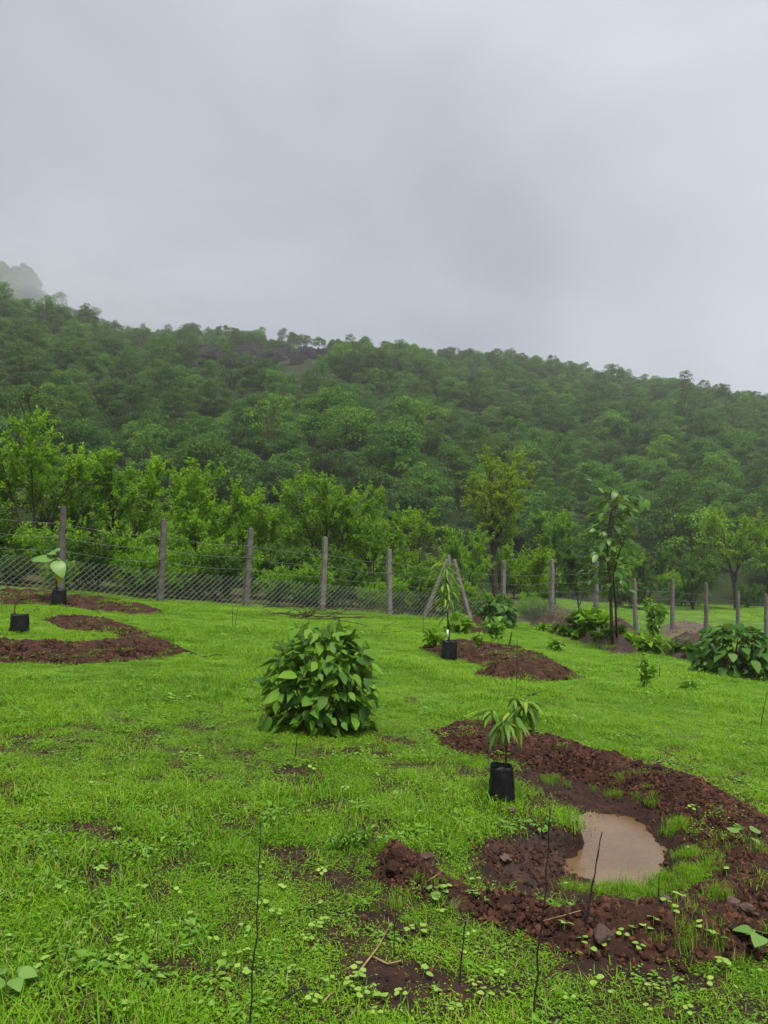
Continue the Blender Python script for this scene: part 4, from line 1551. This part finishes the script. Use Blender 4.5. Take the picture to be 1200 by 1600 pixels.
# 1 the near sapling with long drooping leaves
p, Wd, d = bag_base(787, 1259, 39)
root = thing('potted_sapling', 'sapling with drooping slender leaves in the nearest black bag, beside the puddle', 'sapling', tuple(p))
grow_bag(root, Wd, 54 / F_PX * d * .97, 71, (-.02, 0.02))
tops = [px_pt(p, 793, 1150), px_pt(p, 812, 1104, -.02), px_pt(p, 768, 1122, .05)]
fork = px_pt(p, 791, 1172)
pcs = [tube([px_pt(p, 789, 1215), px_pt(p, 790, 1192), fork, px_pt(p, 796, 1140), tops[1]], [.0065, .006, .005, .0035, .002], 6),
       tube([fork, px_pt(p, 778, 1140), tops[2]], [.004, .003, .0018], 5)]
V, T, _ = cat(pcs)
obj('stem', mesh('stem', V, T, M['stem_brown'], smooth=True), root)
r_ = np.random.default_rng(77)
for c, n_, s0 in ((px_pt(p, 800, 1116), 20, .17), (px_pt(p, 822, 1100, -.02), 18, .16), (px_pt(p, 768, 1112, .04), 15, .14), (px_pt(p, 790, 1126, -.05), 15, .17), (px_pt(p, 808, 1092), 11, .11)):
    for k in range(int(n_ * 1.8)):
        a = r_.uniform(0, 6.28)
        dn = r_.uniform(-.2, 1.15)
        dr = np.array([math.cos(a), math.sin(a), -dn])
        leaf_obj(MANGO[int(r_.integers(0, 5))], root, c + r_.normal(size=3) * .012 + np.array([math.cos(a), math.sin(a), 0]) * .012, dr, np.array([math.cos(a) * .8, math.sin(a) * .8, .7]), s0 * r_.uniform(.7, 1.2))

# 2 the tall thin sapling
p, Wd, d = bag_base(702, 1032, 26)
root = thing('potted_sapling', 'tall thin sapling with white-banded stake in a black bag, before the corner struts', 'sapling', tuple(p))
grow_bag(root, Wd, 31 / F_PX * d * .97, 72, (.05, 0))
S2 = [px_pt(p, 702, 1004), px_pt(p, 700, 970), px_pt(p, 698, 940), px_pt(p, 697, 905), px_pt(p, 700, 880)]
obj('stem', mesh('stem', *tube(S2, [.014, .012, .010, .007, .004], 6), M['stem_brown'], smooth=True), root)
S3 = [px_pt(p, 701, 1004, -.03), px_pt(p, 699, 960, -.03), px_pt(p, 695, 930, -.03)]
stk = obj('stake', mesh('stake', *tube(S3, [.008, .007, .005], 5), M['stick'], smooth=True), root)
obj('white_band', mesh('white_band', *tube([px_pt(p, 699.5, 996, -.04), px_pt(p, 699.3, 984, -.04)], .017, 6), M['white_paint'], smooth=True), stk)
r_ = np.random.default_rng(78)
for k in range(170):
    t = r_.uniform(0, 1) ** .9
    c = px_pt(p, 698 + 3 * r_.normal(), 968 - 92 * t)
    a = r_.uniform(0, 6.28)
    rad = .14 * r_.uniform(.1, 1) * (1 - .35 * t)
    c = c + np.array([math.cos(a) * rad, math.sin(a) * rad, 0])
    leaf_obj(MANGO[int(r_.integers(0, 5))], root, c, (math.cos(a), math.sin(a), r_.uniform(-.8, .35)), (0.2 * r_.normal(), .2 * r_.normal(), 1), r_.uniform(.13, .23))

# 3 the bare one at the left
p, Wd, d = bag_base(24, 991, 25)
root = thing('potted_sapling', 'bare curved sapling stem without leaves in the leftmost black bag', 'sapling', tuple(p))
grow_bag(root, Wd, 28 / F_PX * d * .97, 73, (.0, 0))
obj('stem', mesh('stem', *tube([px_pt(p, 25, 968), px_pt(p, 23, 955), px_pt(p, 23, 947), px_pt(p, 27, 940), px_pt(p, 32, 934)], [.012, .011, .010, .008, .005], 6), M['stem_brown'], smooth=True), root)

# 4 the one with big leaves in front of the fence post
p, Wd, d = bag_base(87, 948, 20)
root = thing('potted_sapling', 'sapling with a few big leaves, one yellow, in a black bag at the leftmost post', 'sapling', tuple(p))
grow_bag(root, Wd, 24 / F_PX * d * .97, 74, (.06, 0))
obj('stem', mesh('stem', *tube([px_pt(p, 88, 926), px_pt(p, 88, 905), px_pt(p, 86, 880), px_pt(p, 88, 866), px_pt(p, 90, 858)], [.013, .012, .011, .008, .005], 6), M['stem_brown'], smooth=True), root)
for (q0, q1, dy, ms, wn) in (((86, 876), (100, 898), -.25, FRESH[0], .9), ((84, 874), (42, 868), -.1, FRESH[1], .9), ((88, 866), (70, 858), .1, FRESH[2], .8), ((89, 862), (92, 852), .1, FRESH[0], .9),
                             ((86, 882), (96, 908), -.2, GOLD[0], 1.0), ((88, 872), (103, 878), .15, FRESH[1], .8), ((86, 884), (74, 890), .1, FRESH[2], .6)):
    a_, b_ = px_pt(p, *q0), px_pt(p, *q1, dy)
    leaf_obj(ms, root, a_, b_ - a_, (0.1, -.55, .85), float(np.linalg.norm(b_ - a_)) * .85)

# big-leaved young tree in the trench bank
p = on(957, 1008)
root = thing('young_tree', 'young tree with two slim brown stems and large leaves, standing in the dark trench bank', 'tree', tuple(p))
st1 = [px_pt(p, 957, 1014), px_pt(p, 955, 960), px_pt(p, 954, 905), px_pt(p, 949, 870), px_pt(p, 950, 830), px_pt(p, 955, 800), px_pt(p, 972, 775)]
st2 = [px_pt(p, 964, 1000, .2), px_pt(p, 962, 950, .2), px_pt(p, 958, 900, .15), px_pt(p, 966, 868, .1), px_pt(p, 976, 840)]
obj('trunk', mesh('trunk', *tube(st1, [.045, .040, .034, .03, .024, .018, .01], 7), M['bark'], smooth=True), root)
obj('trunk', mesh('trunk', *tube(st2, [.028, .026, .022, .016, .008], 6), M['bark'], smooth=True), root)
r_ = np.random.default_rng(79)
st1n = np.array(st1)
twigs = []
for k in range(230):
    t = r_.uniform(0, 1)
    yy_ = 925 - 150 * t
    cxp = np.interp(yy_, [775, 800, 830, 870, 905, 960], [972, 957, 951, 950, 954, 955])
    wide = np.interp(yy_, [770, 800, 840, 880, 925], [30, 38, 32, 46, 46])
    a = r_.uniform(0, 6.28)
    c0_ = px_pt(p, cxp, yy_)
    rad = wide / F_PX * p[1] * r_.uniform(.25, .95)
    c = c0_ + np.array([math.cos(a) * rad, math.sin(a) * rad, r_.uniform(-.05, .15)])
    dr = np.array([math.cos(a), math.sin(a), r_.uniform(-.9, .25)])
    leaf_obj(TEAK[int(r_.integers(0, 4))], root, c, dr, (r_.normal() * .35, r_.normal() * .35, 1), r_.uniform(.13, .27) * (1.25 if t > .8 else 1))
    if k % 2 == 0:
        twigs.append(tube([c0_, c], [.009, .005], 4, False))
V, T, _ = cat(twigs)
obj('twigs', mesh('twigs', V, T, M['bark']), root)
# thin shoot with small pale leaves left of its top
leaf_obj(FRESH[0], root, px_pt(p, 934, 762), (.5, -.2, -.3), (0, -.5, 1), .2)
leaf_obj(FRESH[1], root, px_pt(p, 926, 752), (-.4, -.2, .2), (0, -.5, 1), .18)
leaf_obj(FRESH[2], root, px_pt(p, 1000, 782, -.2), (.2, -.2, -.9), (.3, -.7, .5), .30)
leaf_obj(FRESH[0], root, px_pt(p, 1008, 780, -.1), (.4, -.2, -.8), (.2, -.8, .6), .28)

# ------------------------------------------------------------------ thin black sticks, stubs, twigs
def stick(label, pts, wpx, name='thin_stick', catg='stick', mat='stick', knots=False, group=None):
    b = on(*pts[0])
    d = np.linalg.norm(b - np.array(EYE))
    P = [np.array(b) + np.array([0, 0, -.04])] + [at_depth(x, y, b[1] + (dz if len(q) > 2 else 0)) for q in pts[1:] for (x, y, dz) in [(q[0], q[1], q[2] if len(q) > 2 else 0)]]
    # finer, slightly crooked
    P = np.array(P)
    t = np.linspace(0, len(P) - 1, max(9, len(P) * 3))
    Q = np.stack([np.interp(t, np.arange(len(P)), P[:, k]) for k in range(3)], 1)
    L_ = np.linalg.norm(P[-1] - P[0])
    Q[1:-1] += rng.normal(size=(len(Q) - 2, 3)) * .004 * L_
    rr = np.linspace(wpx, wpx * .55, len(Q)) * .62 / 2 / F_PX * d
    if knots:
        rr[2::3] *= 1.6
    o_ = obj(name, mesh(name, *tube(Q - b, rr, 6), M[mat], smooth=True), None, tuple(b))
    return tag(o_, label, catg, group)


stick('longest thin black stick, standing in the grass at the bottom left of the middle', [(390, 1612), (397, 1500), (402, 1400), (408, 1288)], 4.2)
stick('tall thin black stick crossing the near bank in front of the mud hollow', [(830, 1604), (840, 1500), (852, 1380), (861, 1262)], 4.4)
stick('leaning knotty black stick standing against the puddle', [(912, 1452), (922, 1400), (932, 1345), (941, 1300)], 3.6, knots=True)
stick('short black stick with a crossbar standing left of the near bank', [(616, 1494), (616, 1450), (618, 1410), (621, 1382)], 2.6)
stick('dark stick with a hooked tip in the grass below the near bank', [(718, 1538), (722, 1490), (726, 1448), (729, 1440), (718, 1437)], 3.6)
stick('short dark twig stuck in the grass below the round shrub', [(460, 1186), (463, 1165), (465, 1146)], 3.0)
stick('thin twig standing in the grass behind the biggest clod', [(668, 1338), (669, 1310), (671, 1282)], 1.8)
stick('short thin twig standing left of the bright weed', [(544, 1296), (545, 1278), (547, 1262)], 2.0)
stick('short black stub on the near bank below the puddle', [(1029, 1408), (1029, 1390), (1030, 1368)], 2.8)
stick('tall thin stick standing in the middle crescent bank', [(807, 1074), (808, 1045), (808, 1000)], 2.0)
stick('short dark leaning stake behind the middle crescent bank', [(795, 1011), (797, 1000), (800, 987)], 4.6)
stick('left prong of two thin twigs crossing in the grass before the fence', [(364, 982), (363, 965), (363, 946)], 1.7)
stick('right prong of two thin twigs crossing in the grass before the fence', [(365, 982), (369, 966), (372, 948)], 1.7)
stick('thin stick standing in the grass at the right edge of the view', [(1186, 1142), (1193, 1110), (1199, 1080)], 2.0)
stick('small hooked wire standing in the lower left grass', [(309, 1424), (310, 1400), (312, 1391), (305, 1390)], 1.8)
stick('thin stick before the left strut of the corner post', [(661, 990), (661, 975), (662, 960)], 1.6)
stick('thin short stick in the grass right of the slim drooping weed', [(1030, 1060), (1031, 1048), (1031, 1038)], 1.8)
stick('short thin twig beside the nearest bag\'s grass lip', [(858, 1300), (859, 1280), (859, 1246)], 2.0)


def lying(label, pts, wpx, name='fallen_twig', mat='bark', lift=.02, fork=0, catg='twig', group=None):
    b = on(*pts[0])
    d = np.linalg.norm(b - np.array(EYE))
    P = []
    for q in pts:
        p_ = on(*q)
        P.append(p_ + np.array([0, 0, lift + .01 * rng.normal()]))
    P = np.array(P)
    rad = wpx / 2 / F_PX * d
    pcs = [tube(P - b, np.linspace(rad, rad * .5, len(P)), 5)]
    for k in range(fork):
        i = rng.integers(0, len(P) - 1)
        a = P[i] - b
        pcs.append(tube([a, a + np.array([rng.normal() * .15, rng.normal() * .1, abs(rng.normal()) * .06]) * d / 8], [rad * .6, rad * .2], 4))
    V, T, _ = cat(pcs)
    return tag(obj(name, mesh(name, V, T, M[mat], smooth=True), None, tuple(b)), label, catg, group)


lying('forked dark twig lying off the right tip of the left crescent bank', [(284, 1016), (302, 1022), (318, 1029), (342, 1024)], 2.4, fork=3)
lying('straight dark twig lying across the strip of soil near the leftmost post', [(126, 938), (140, 948), (156, 960)], 2.0)
lying('dark twig lying in the grass behind the nearest sapling', [(824, 1092), (838, 1086), (846, 1083)], 3.5)
lying('thin pale twig lying in the grass behind the round shrub', [(582, 990), (600, 982), (620, 972)], 1.6, fork=2)
lying('long straw stalk lying in the grass, crossing near the hooked stick', [(556, 1530), (590, 1488), (608, 1456)], 3.2, 'straw_stalk', 'straw', catg='straw')
lying('thick straw piece lying in the grass right of the long stalk', [(582, 1498), (606, 1510), (626, 1516)], 4.5, 'straw_stalk', 'straw', catg='straw')
lying('pale straw lying at the bottom left of the clump of round seedlings', [(500, 1576), (515, 1564), (524, 1556)], 3.0, 'straw_stalk', 'straw', catg='straw')
lying('dark wet twig lying low in the grass at the bottom of the middle', [(436, 1572), (470, 1560), (500, 1556)], 3.4, mat='stick')
lying('dry straw lying on the left part of the near bank', [(668, 1386), (684, 1376), (694, 1366)], 2.4, 'straw_stalk', 'straw', catg='straw')
lying('reddish straw lying across the near bank below the black stick', [(846, 1448), (880, 1440), (908, 1430)], 2.2, 'straw_stalk', 'straw', catg='straw')
lying('pale twig lying on the right arm of the near bank', [(1098, 1302), (1104, 1308), (1112, 1316)], 2.4, 'straw_stalk', 'straw', catg='straw')
lying('short dark twig lying in the lower left grass', [(396, 1326), (420, 1310), (436, 1300)], 1.8)

# pile of thin branches at the foot of the fence
p = on(478, 968)
pcs = []
r_ = np.random.default_rng(88)
for k in range(38):
    c = np.array([r_.normal() * .85, r_.normal() * .3, abs(r_.normal()) * .12 + .03])
    a = r_.normal() * .5 + (math.pi if r_.uniform() < .5 else 0)
    L_ = r_.uniform(.3, 1.3)
    e = c + np.array([math.cos(a) * L_, math.sin(a) * L_ * .5, r_.normal() * .10])
    m_ = (c + e) / 2 + r_.normal(size=3) * .05
    pcs.append(tube([c, m_, e], [.011, .008, .004], 4))
for k in range(16):
    a = r_.uniform(0, 6.28)
    pcs.append(tube([(.05 * r_.normal(), 0, 0), (math.cos(a) * .15, math.sin(a) * .1, .15), (math.cos(a) * .3, math.sin(a) * .2, r_.uniform(.15, .35))], [.010, .007, .004], 4))
V, T, _ = cat(pcs)
tag(obj('brushwood', mesh('brushwood', V, T, M['bark']), None, tuple(p)), 'pile of thin dark dead branches at the foot of the fence behind the round shrub', 'branches')

# ------------------------------------------------------------------ grass
def grass_clump(seed, nb=70, rad=.085, h0=.03, h1=.075, wd=.0034, leaflets=26, lsz=.012, lean=.5, dry_share=.05):
    r = np.random.default_rng(seed)
    n = nb
    c = r.normal(size=(n, 2)) * rad * .62
    az = r.uniform(0, 2 * np.pi, n)
    hh = r.uniform(h0, h1, n)
    ln = hh * r.uniform(.15, 1.2, n) * lean
    dx, dy = np.cos(az), np.sin(az)
    px, py = -dy, dx
    w_ = wd * r.uniform(.6, 1.3, n)
    V = np.zeros((n, 5, 3))
    for k, (sg, f) in enumerate(((-1, 0), (1, 0), (-1, .55), (1, .55))):
        b = ln * f * f * 1.2
        ww = w_ * (1 - .25 * f) / 2 * sg
        V[:, k, 0] = c[:, 0] + dx * b + px * ww
        V[:, k, 1] = c[:, 1] + dy * b + py * ww
        V[:, k, 2] = hh * f * .95 - (.01 if f == 0 else 0)
    V[:, 4, 0] = c[:, 0] + dx * ln * 1.25
    V[:, 4, 1] = c[:, 1] + dy * ln * 1.25
    V[:, 4, 2] = hh * (1 - .18 * lean * r.uniform(0, 1.6, n))
    T = np.array([(0, 1, 3), (0, 3, 2), (2, 3, 4)])[None] + (np.arange(n) * 5)[:, None, None]
    lv = np.repeat(r.uniform(0, 1, n) ** 1.3, 5)
    parts = [(V.reshape(-1, 3), T.reshape(-1, 3))]
    LV = [lv]
    if leaflets:
        P = np.c_[r.normal(size=(leaflets, 2)) * rad * .7, r.uniform(.008, h1 * .55, leaflets)]
        Nn = norm(np.array([0, 0, 1.]) + r.normal(size=(leaflets, 3)) * .4)
        X = norm(np.cross(Nn, r.normal(size=(leaflets, 3))))
        v, t = scatter(*leaf2(.6, .1, .08), P, X, Nn, lsz * r.uniform(.6, 1.5, leaflets))
        parts.append((v, t))
        LV.append(np.repeat(.25 + .6 * r.uniform(0, 1, leaflets), 4))
    v, t, _ = cat(parts)
    mi = np.zeros(len(t), int)
    dry = r.uniform(0, 1, n) < dry_share
    mi[:3 * n] = np.repeat(dry, 3)
    return mesh('grass_clump', v, t, [M['grass'], M['straw']], mi, attrs={'lv': np.concatenate(LV)})


GC = [grass_clump(700, 80, .085, .018, .05, .0034, 45, .012, .9), grass_clump(701, 60, .08, .014, .04, .003, 80, .011, 1.1), grass_clump(702, 80, .09, .025, .065, .0036, 30, .012, 1.0),
      grass_clump(703, 45, .09, .012, .035, .003, 100, .0105, 1.2), grass_clump(704, 90, .085, .018, .05, .003, 60, .012, 1.0), grass_clump(705, 45, .07, .04, .10, .0042, 20, .014, 1.0)]


def rosette(seed, n, lsz, hgt):
    """low broad-leaved herb of the turf"""
    r = np.random.default_rng(seed)
    a = r.uniform(0, 6.28, n)
    rad = np.abs(r.normal(size=n)) * .05
    P = np.c_[np.cos(a) * rad, np.sin(a) * rad, hgt * r.uniform(.4, 1.1, n)]
    X = np.c_[np.cos(a), np.sin(a), r.uniform(-.4, .3, n)] + r.normal(size=(n, 3)) * .3
    v, t = scatter(*leaf2(.55, .12, .12), P, X, norm(np.array([0, 0, 1.]) + r.normal(size=(n, 3)) * .3), lsz * r.uniform(.6, 1.3, n))
    return mesh('grass_clump', v, t, [M['weed'], M['straw']], None, attrs={'lv': np.repeat(r.uniform(0, 1, n), 4)})


GC += [rosette(710, 46, .026, .04), rosette(711, 30, .034, .05), rosette(712, 60, .018, .03)]
GCC = proto_collection('grass_kinds', GC)


def sample_band(y0, y1, dens):
    x0, x1 = -(y1 * .56 + 2.2), (y1 * .56 + 2.2)
    n = int((x1 - x0) * (y1 - y0) * dens)
    X = rng.uniform(x0, x1, n)
    Y = rng.uniform(y0, y1, n)
    k = np.abs(X) < Y * .56 + 2.2
    return X[k], Y[k]


bands = [(1.2, 3.6, 270, .95), (3.6, 5.5, 230, 1.0), (5.5, 8, 165, 1.12), (8, 11, 110, 1.3), (11, 15, 75, 1.5), (15, 22, 45, 1.8), (22, 32, 24, 2.2), (32, 48, 9, 2.9), (48, 64, 5, 3.2)]
GP, GS, GI = [], [], []
for y0, y1, de, s0 in bands:
    X, Y = sample_band(y0, y1, de)
    # behind the fence only the open pasture carries turf
    dF = (X - post_xy(0)[0]) * -F_DIR[1] + (Y - post_xy(0)[1]) * F_DIR[0]
    k = (dF < .4) | (X > 8.5 + .12 * (Y - 26))
    p_keep = np.ones(len(X))
    p_keep *= 1 - (1 - .6 * sm(4.5, 8, Y)) * (1 - sm(7, 11, Y)) * .93 * (1 - sm(.37, .50, fbm(X * 8.5, Y * 8.5, 44, 3)))
    p_keep *= 1 - .93 * bare(X, Y) * (1 - .5 * sm(9, 15, Y))
    s_pit = sdf(X, Y, PIT)
    p_keep *= np.where(s_pit > -.02, 0.0, 1)
    for key in BANKS:
        s = bank_s(key, X, Y)
        p_keep *= np.where(s > -.02 + .06 * rng.normal(size=len(s)), .05 if key == 'near' else .16, 1)
    k &= rng.uniform(0, 1, len(X)) < p_keep
    X, Y = X[k], Y[k]
    lush = fbm(X * .9, Y * .9, 41, 3)
    GP.append(np.stack([X, Y, surface(X, Y) - .002], 1))
    sc_ = s0 * (.75 + .6 * lush) * rng.uniform(.8, 1.2, len(X))
    hz_ = sc_ * (1 / s0 ** .6) * (.44 + .48 * sm(.4, .65, lush))
    GS.append(np.stack([sc_, sc_, hz_], 1))
    pr = rng.uniform(0, 1, len(X))
    GI.append(np.where(pr < .04 + .12 * sm(.5, .7, lush), 5, np.where(pr < .3, 2, np.where(pr > .86, rng.choice([6, 7, 8, 8], len(X)), rng.choice([0, 1, 3, 4], len(X))))))
# tufts growing on the banks and round the puddle rim
for (px, py, n_, sp) in [(1062, 1294, 16, .06), (1080, 1335, 14, .05), (1092, 1368, 20, .06), (1010, 1390, 22, .07), (960, 1394, 22, .07), (920, 1392, 12, .06), (1120, 1400, 7, .06), (870, 1235 - 10, 6, .06),
                         (968, 1226, 12, .07), (1010, 1246, 9, .05), (1150, 1330, 10, .1), (640, 1410, 12, .12), (740, 1190, 10, .10), (1060, 1440, 5, .08), (1100, 1480, 10, .10), (556, 1322, 30, .10), (1050, 1380, 16, .08)]:
    c = on(px, py)
    X = c[0] + rng.normal(size=n_) * sp
    Y = c[1] + rng.normal(size=n_) * sp
    k = ground(X, Y) > WATER_Z + .02
    X, Y = X[k], Y[k]
    GP.append(np.stack([X, Y, surface(X, Y) - .004], 1))
    s_ = rng.uniform(.5, .95, len(X))
    GS.append(np.stack([s_ * .6, s_ * .6, s_ * rng.uniform(.8, 1.3, len(X))], 1))
    GI.append(rng.choice([0, 2, 5, 2], len(X)))
GP, GS, GI = np.concatenate(GP), np.concatenate(GS), np.concatenate(GI)
o = instancer('grass', GCC, GP, np.c_[rng.normal(size=(len(GP), 2)) * .08, rng.uniform(0, 6.28, len(GP))], GS, GI)
tag(o, 'short bright green turf of fine grass and tiny weeds', 'grass', None, 'stuff')
print('grass clumps', len(GP), 'forest', nr, 'undergrowth', un)

# ------------------------------------------------------------------ seedlings with round pale leaves
def seedling(seed, nl, Lf, hgt):
    r = np.random.default_rng(seed)
    pcs, lv = [], []
    V, T = leaf_fine(.9, lambda t: math.sin(math.pi * t ** .8) ** .55, .12, .1, 0, 6)
    for k in range(nl):
        a = 2 * np.pi * k / nl + r.normal() * .35
        hh = hgt * r.uniform(.75, 1.15)
        c = np.array([math.cos(a) * .006, math.sin(a) * .006, hh])
        v, t = scatter(V, T, c[None], np.array([[math.cos(a), math.sin(a), r.uniform(-.15, .25)]]), norm(np.array([[r.normal() * .15, r.normal() * .15 - .1, 1]])), Lf * r.uniform(.75, 1.2))
        pcs.append((v, t, 0))
        lv += [r.uniform(0, 1)] * len(v)
    v, t = tube([(0, 0, -.01), (0, 0, hgt)], [.0013, .001], 4, False)
    pcs.append((v, t, 0))
    lv += [.2] * len(v)
    V, T, _ = cat(pcs)
    return mesh('seedling', V, T, M['seedling'], attrs={'lv': lv}, smooth=True)


SEED = [seedling(800, 2, .026, .035), seedling(801, 3, .024, .04), seedling(802, 2, .032, .045), seedling(803, 4, .024, .05), seedling(804, 2, .02, .03)]


def put_seed(px, py, k, s, label, group, name='seedling'):
    p_ = on(px, py)
    o_ = obj(name, SEED[k], None, tuple(p_), (rng.normal() * .12, rng.normal() * .12, rng.uniform(0, 6.28)), (s,) * 3)
    return tag(o_, label, 'seedling', group)


near_s = [(95, 1400), (100, 1403), (155, 1370), (157, 1366), (165, 1365), (84, 1384), (58, 1385), (220, 1395), (218, 1448), (205, 1448), (229, 1465), (259, 1460), (259, 1472), (128, 1480), (188, 1485), (126, 1478), (75, 1490),
          (85, 1498), (60, 1517), (160, 1512), (180, 1515), (228, 1528), (240, 1525), (382, 1458), (386, 1468), (378, 1500), (380, 1528), (387, 1530), (242, 1498), (245, 1560), (325, 1583), (190, 1592), (205, 1585),
          (455, 1527), (462, 1530), (480, 1475), (485, 1478), (500, 1420), (502, 1450), (494, 1463), (515, 1545), (508, 1545), (545, 1544), (560, 1540), (570, 1532), (548, 1552), (566, 1568), (576, 1550), (584, 1558), (560, 1530), (600, 1565),
          (620, 1560), (626, 1565), (488, 1575), (496, 1577), (590, 1594), (630, 1590), (705, 1588), (712, 1592), (730, 1475), (735, 1466), (745, 1495), (722, 1503), (640, 1465), (655, 1462), (678, 1420), (690, 1432),
          (880, 1462), (893, 1424), (905, 1500), (912, 1478), (920, 1495), (945, 1484), (975, 1470), (990, 1465), (1000, 1492), (1010, 1462), (1040, 1420), (1050, 1430), (1065, 1412), (1020, 1455), (1090, 1455), (1110, 1470), (1125, 1490),
          (1140, 1365), (1090, 1310), (1075, 1330), (1150, 1300), (1080, 1270), (1130, 1520), (1105, 1540), (1060, 1545), (1020, 1560), (1010, 1585), (1075, 1590), (1150, 1560), (1180, 1530), (880, 1395), (700, 1398), (690, 1400), (745, 1550), (760, 1570),
          (20, 1475), (15, 1430), (40, 1412), (120, 1420), (300, 1440), (275, 1400), (330, 1480), (345, 1510), (425, 1480), (430, 1440), (410, 1420), (660, 1530), (680, 1555), (780, 1530), (800, 1560), (930, 1540), (960, 1560), (890, 1570)]
for i, (px, py) in enumerate(near_s):
    bank_ = sdf(np.array([on(px, py)[0]]), np.array([on(px, py)[1]]), BANKS['near'][0])[0] > 0
    if bank_:
        put_seed(px, py, int(rng.integers(0, 4)), rng.uniform(.8, 1.25), 'pale round-leaved seedling sprouting from the red soil of the near bank', 'seedlings on the near bank')
    else:
        put_seed(px, py, int(rng.integers(0, 5)), rng.uniform(.65, 1.1), 'pale round-leaved seedling in the near grass', 'seedlings in the near grass')
for k in range(60):
    py = rng.uniform(1170, 1400)
    px = rng.uniform(0, 1200)
    q = on(px, py)
    if sdf(np.array([q[0]]), np.array([q[1]]), PIT)[0] > -.05 or sdf(np.array([q[0]]), np.array([q[1]]), BANKS['near'][0])[0] > 0:
        continue
    o_ = put_seed(px, py, int(rng.integers(0, 5)), rng.uniform(.6, 1.15), 'pale round-leaved seedling in the near grass', 'seedlings in the near grass')

BROAD = leaf_set('leaf', .8, heart, 'leaf_fresh', 3, 37, .12, .2)


def broad_weed(label, px, py, leaves, Ls, hgt, seed):
    r = np.random.default_rng(seed)
    p_ = on(px, py)
    root_ = thing('broad_leaved_weed', label, 'plant', tuple(p_))
    pcs = []
    for k in range(leaves):
        a = 6.28 * k / leaves + r.normal() * .4
        c = np.array([math.cos(a) * hgt * .5, math.sin(a) * hgt * .5, hgt * r.uniform(.6, 1.2)])
        leaf_obj(BROAD[int(r.integers(0, 3))], root_, c, (math.cos(a), math.sin(a), r.uniform(-.3, .2)), (r.normal() * .2, r.normal() * .2 - .25, 1), Ls * r.uniform(.7, 1.2))
        pcs.append(tube([(0, 0, -.01), c * .5 + np.array([0, 0, hgt * .2]), c], [.002, .0016, .001], 4, False))
    V, T, _ = cat(pcs)
    obj('stems', mesh('stems', V, T, M['stem_green']), root_)


broad_weed('broad-leaved green weed at the lower left edge, largest leaves in the grass', 14, 1552, 6, .075, .06, 91)
broad_weed('broad-leaved weed with upright leaves at the right edge on the near bank', 1190, 1490, 6, .085, .07, 92)
broad_weed('broad-leaved pale weed on the right arm of the near bank', 1166, 1322, 5, .06, .08, 93)
broad_weed('broad-leaved weed on the left part of the near bank', 680, 1402, 5, .045, .04, 94)
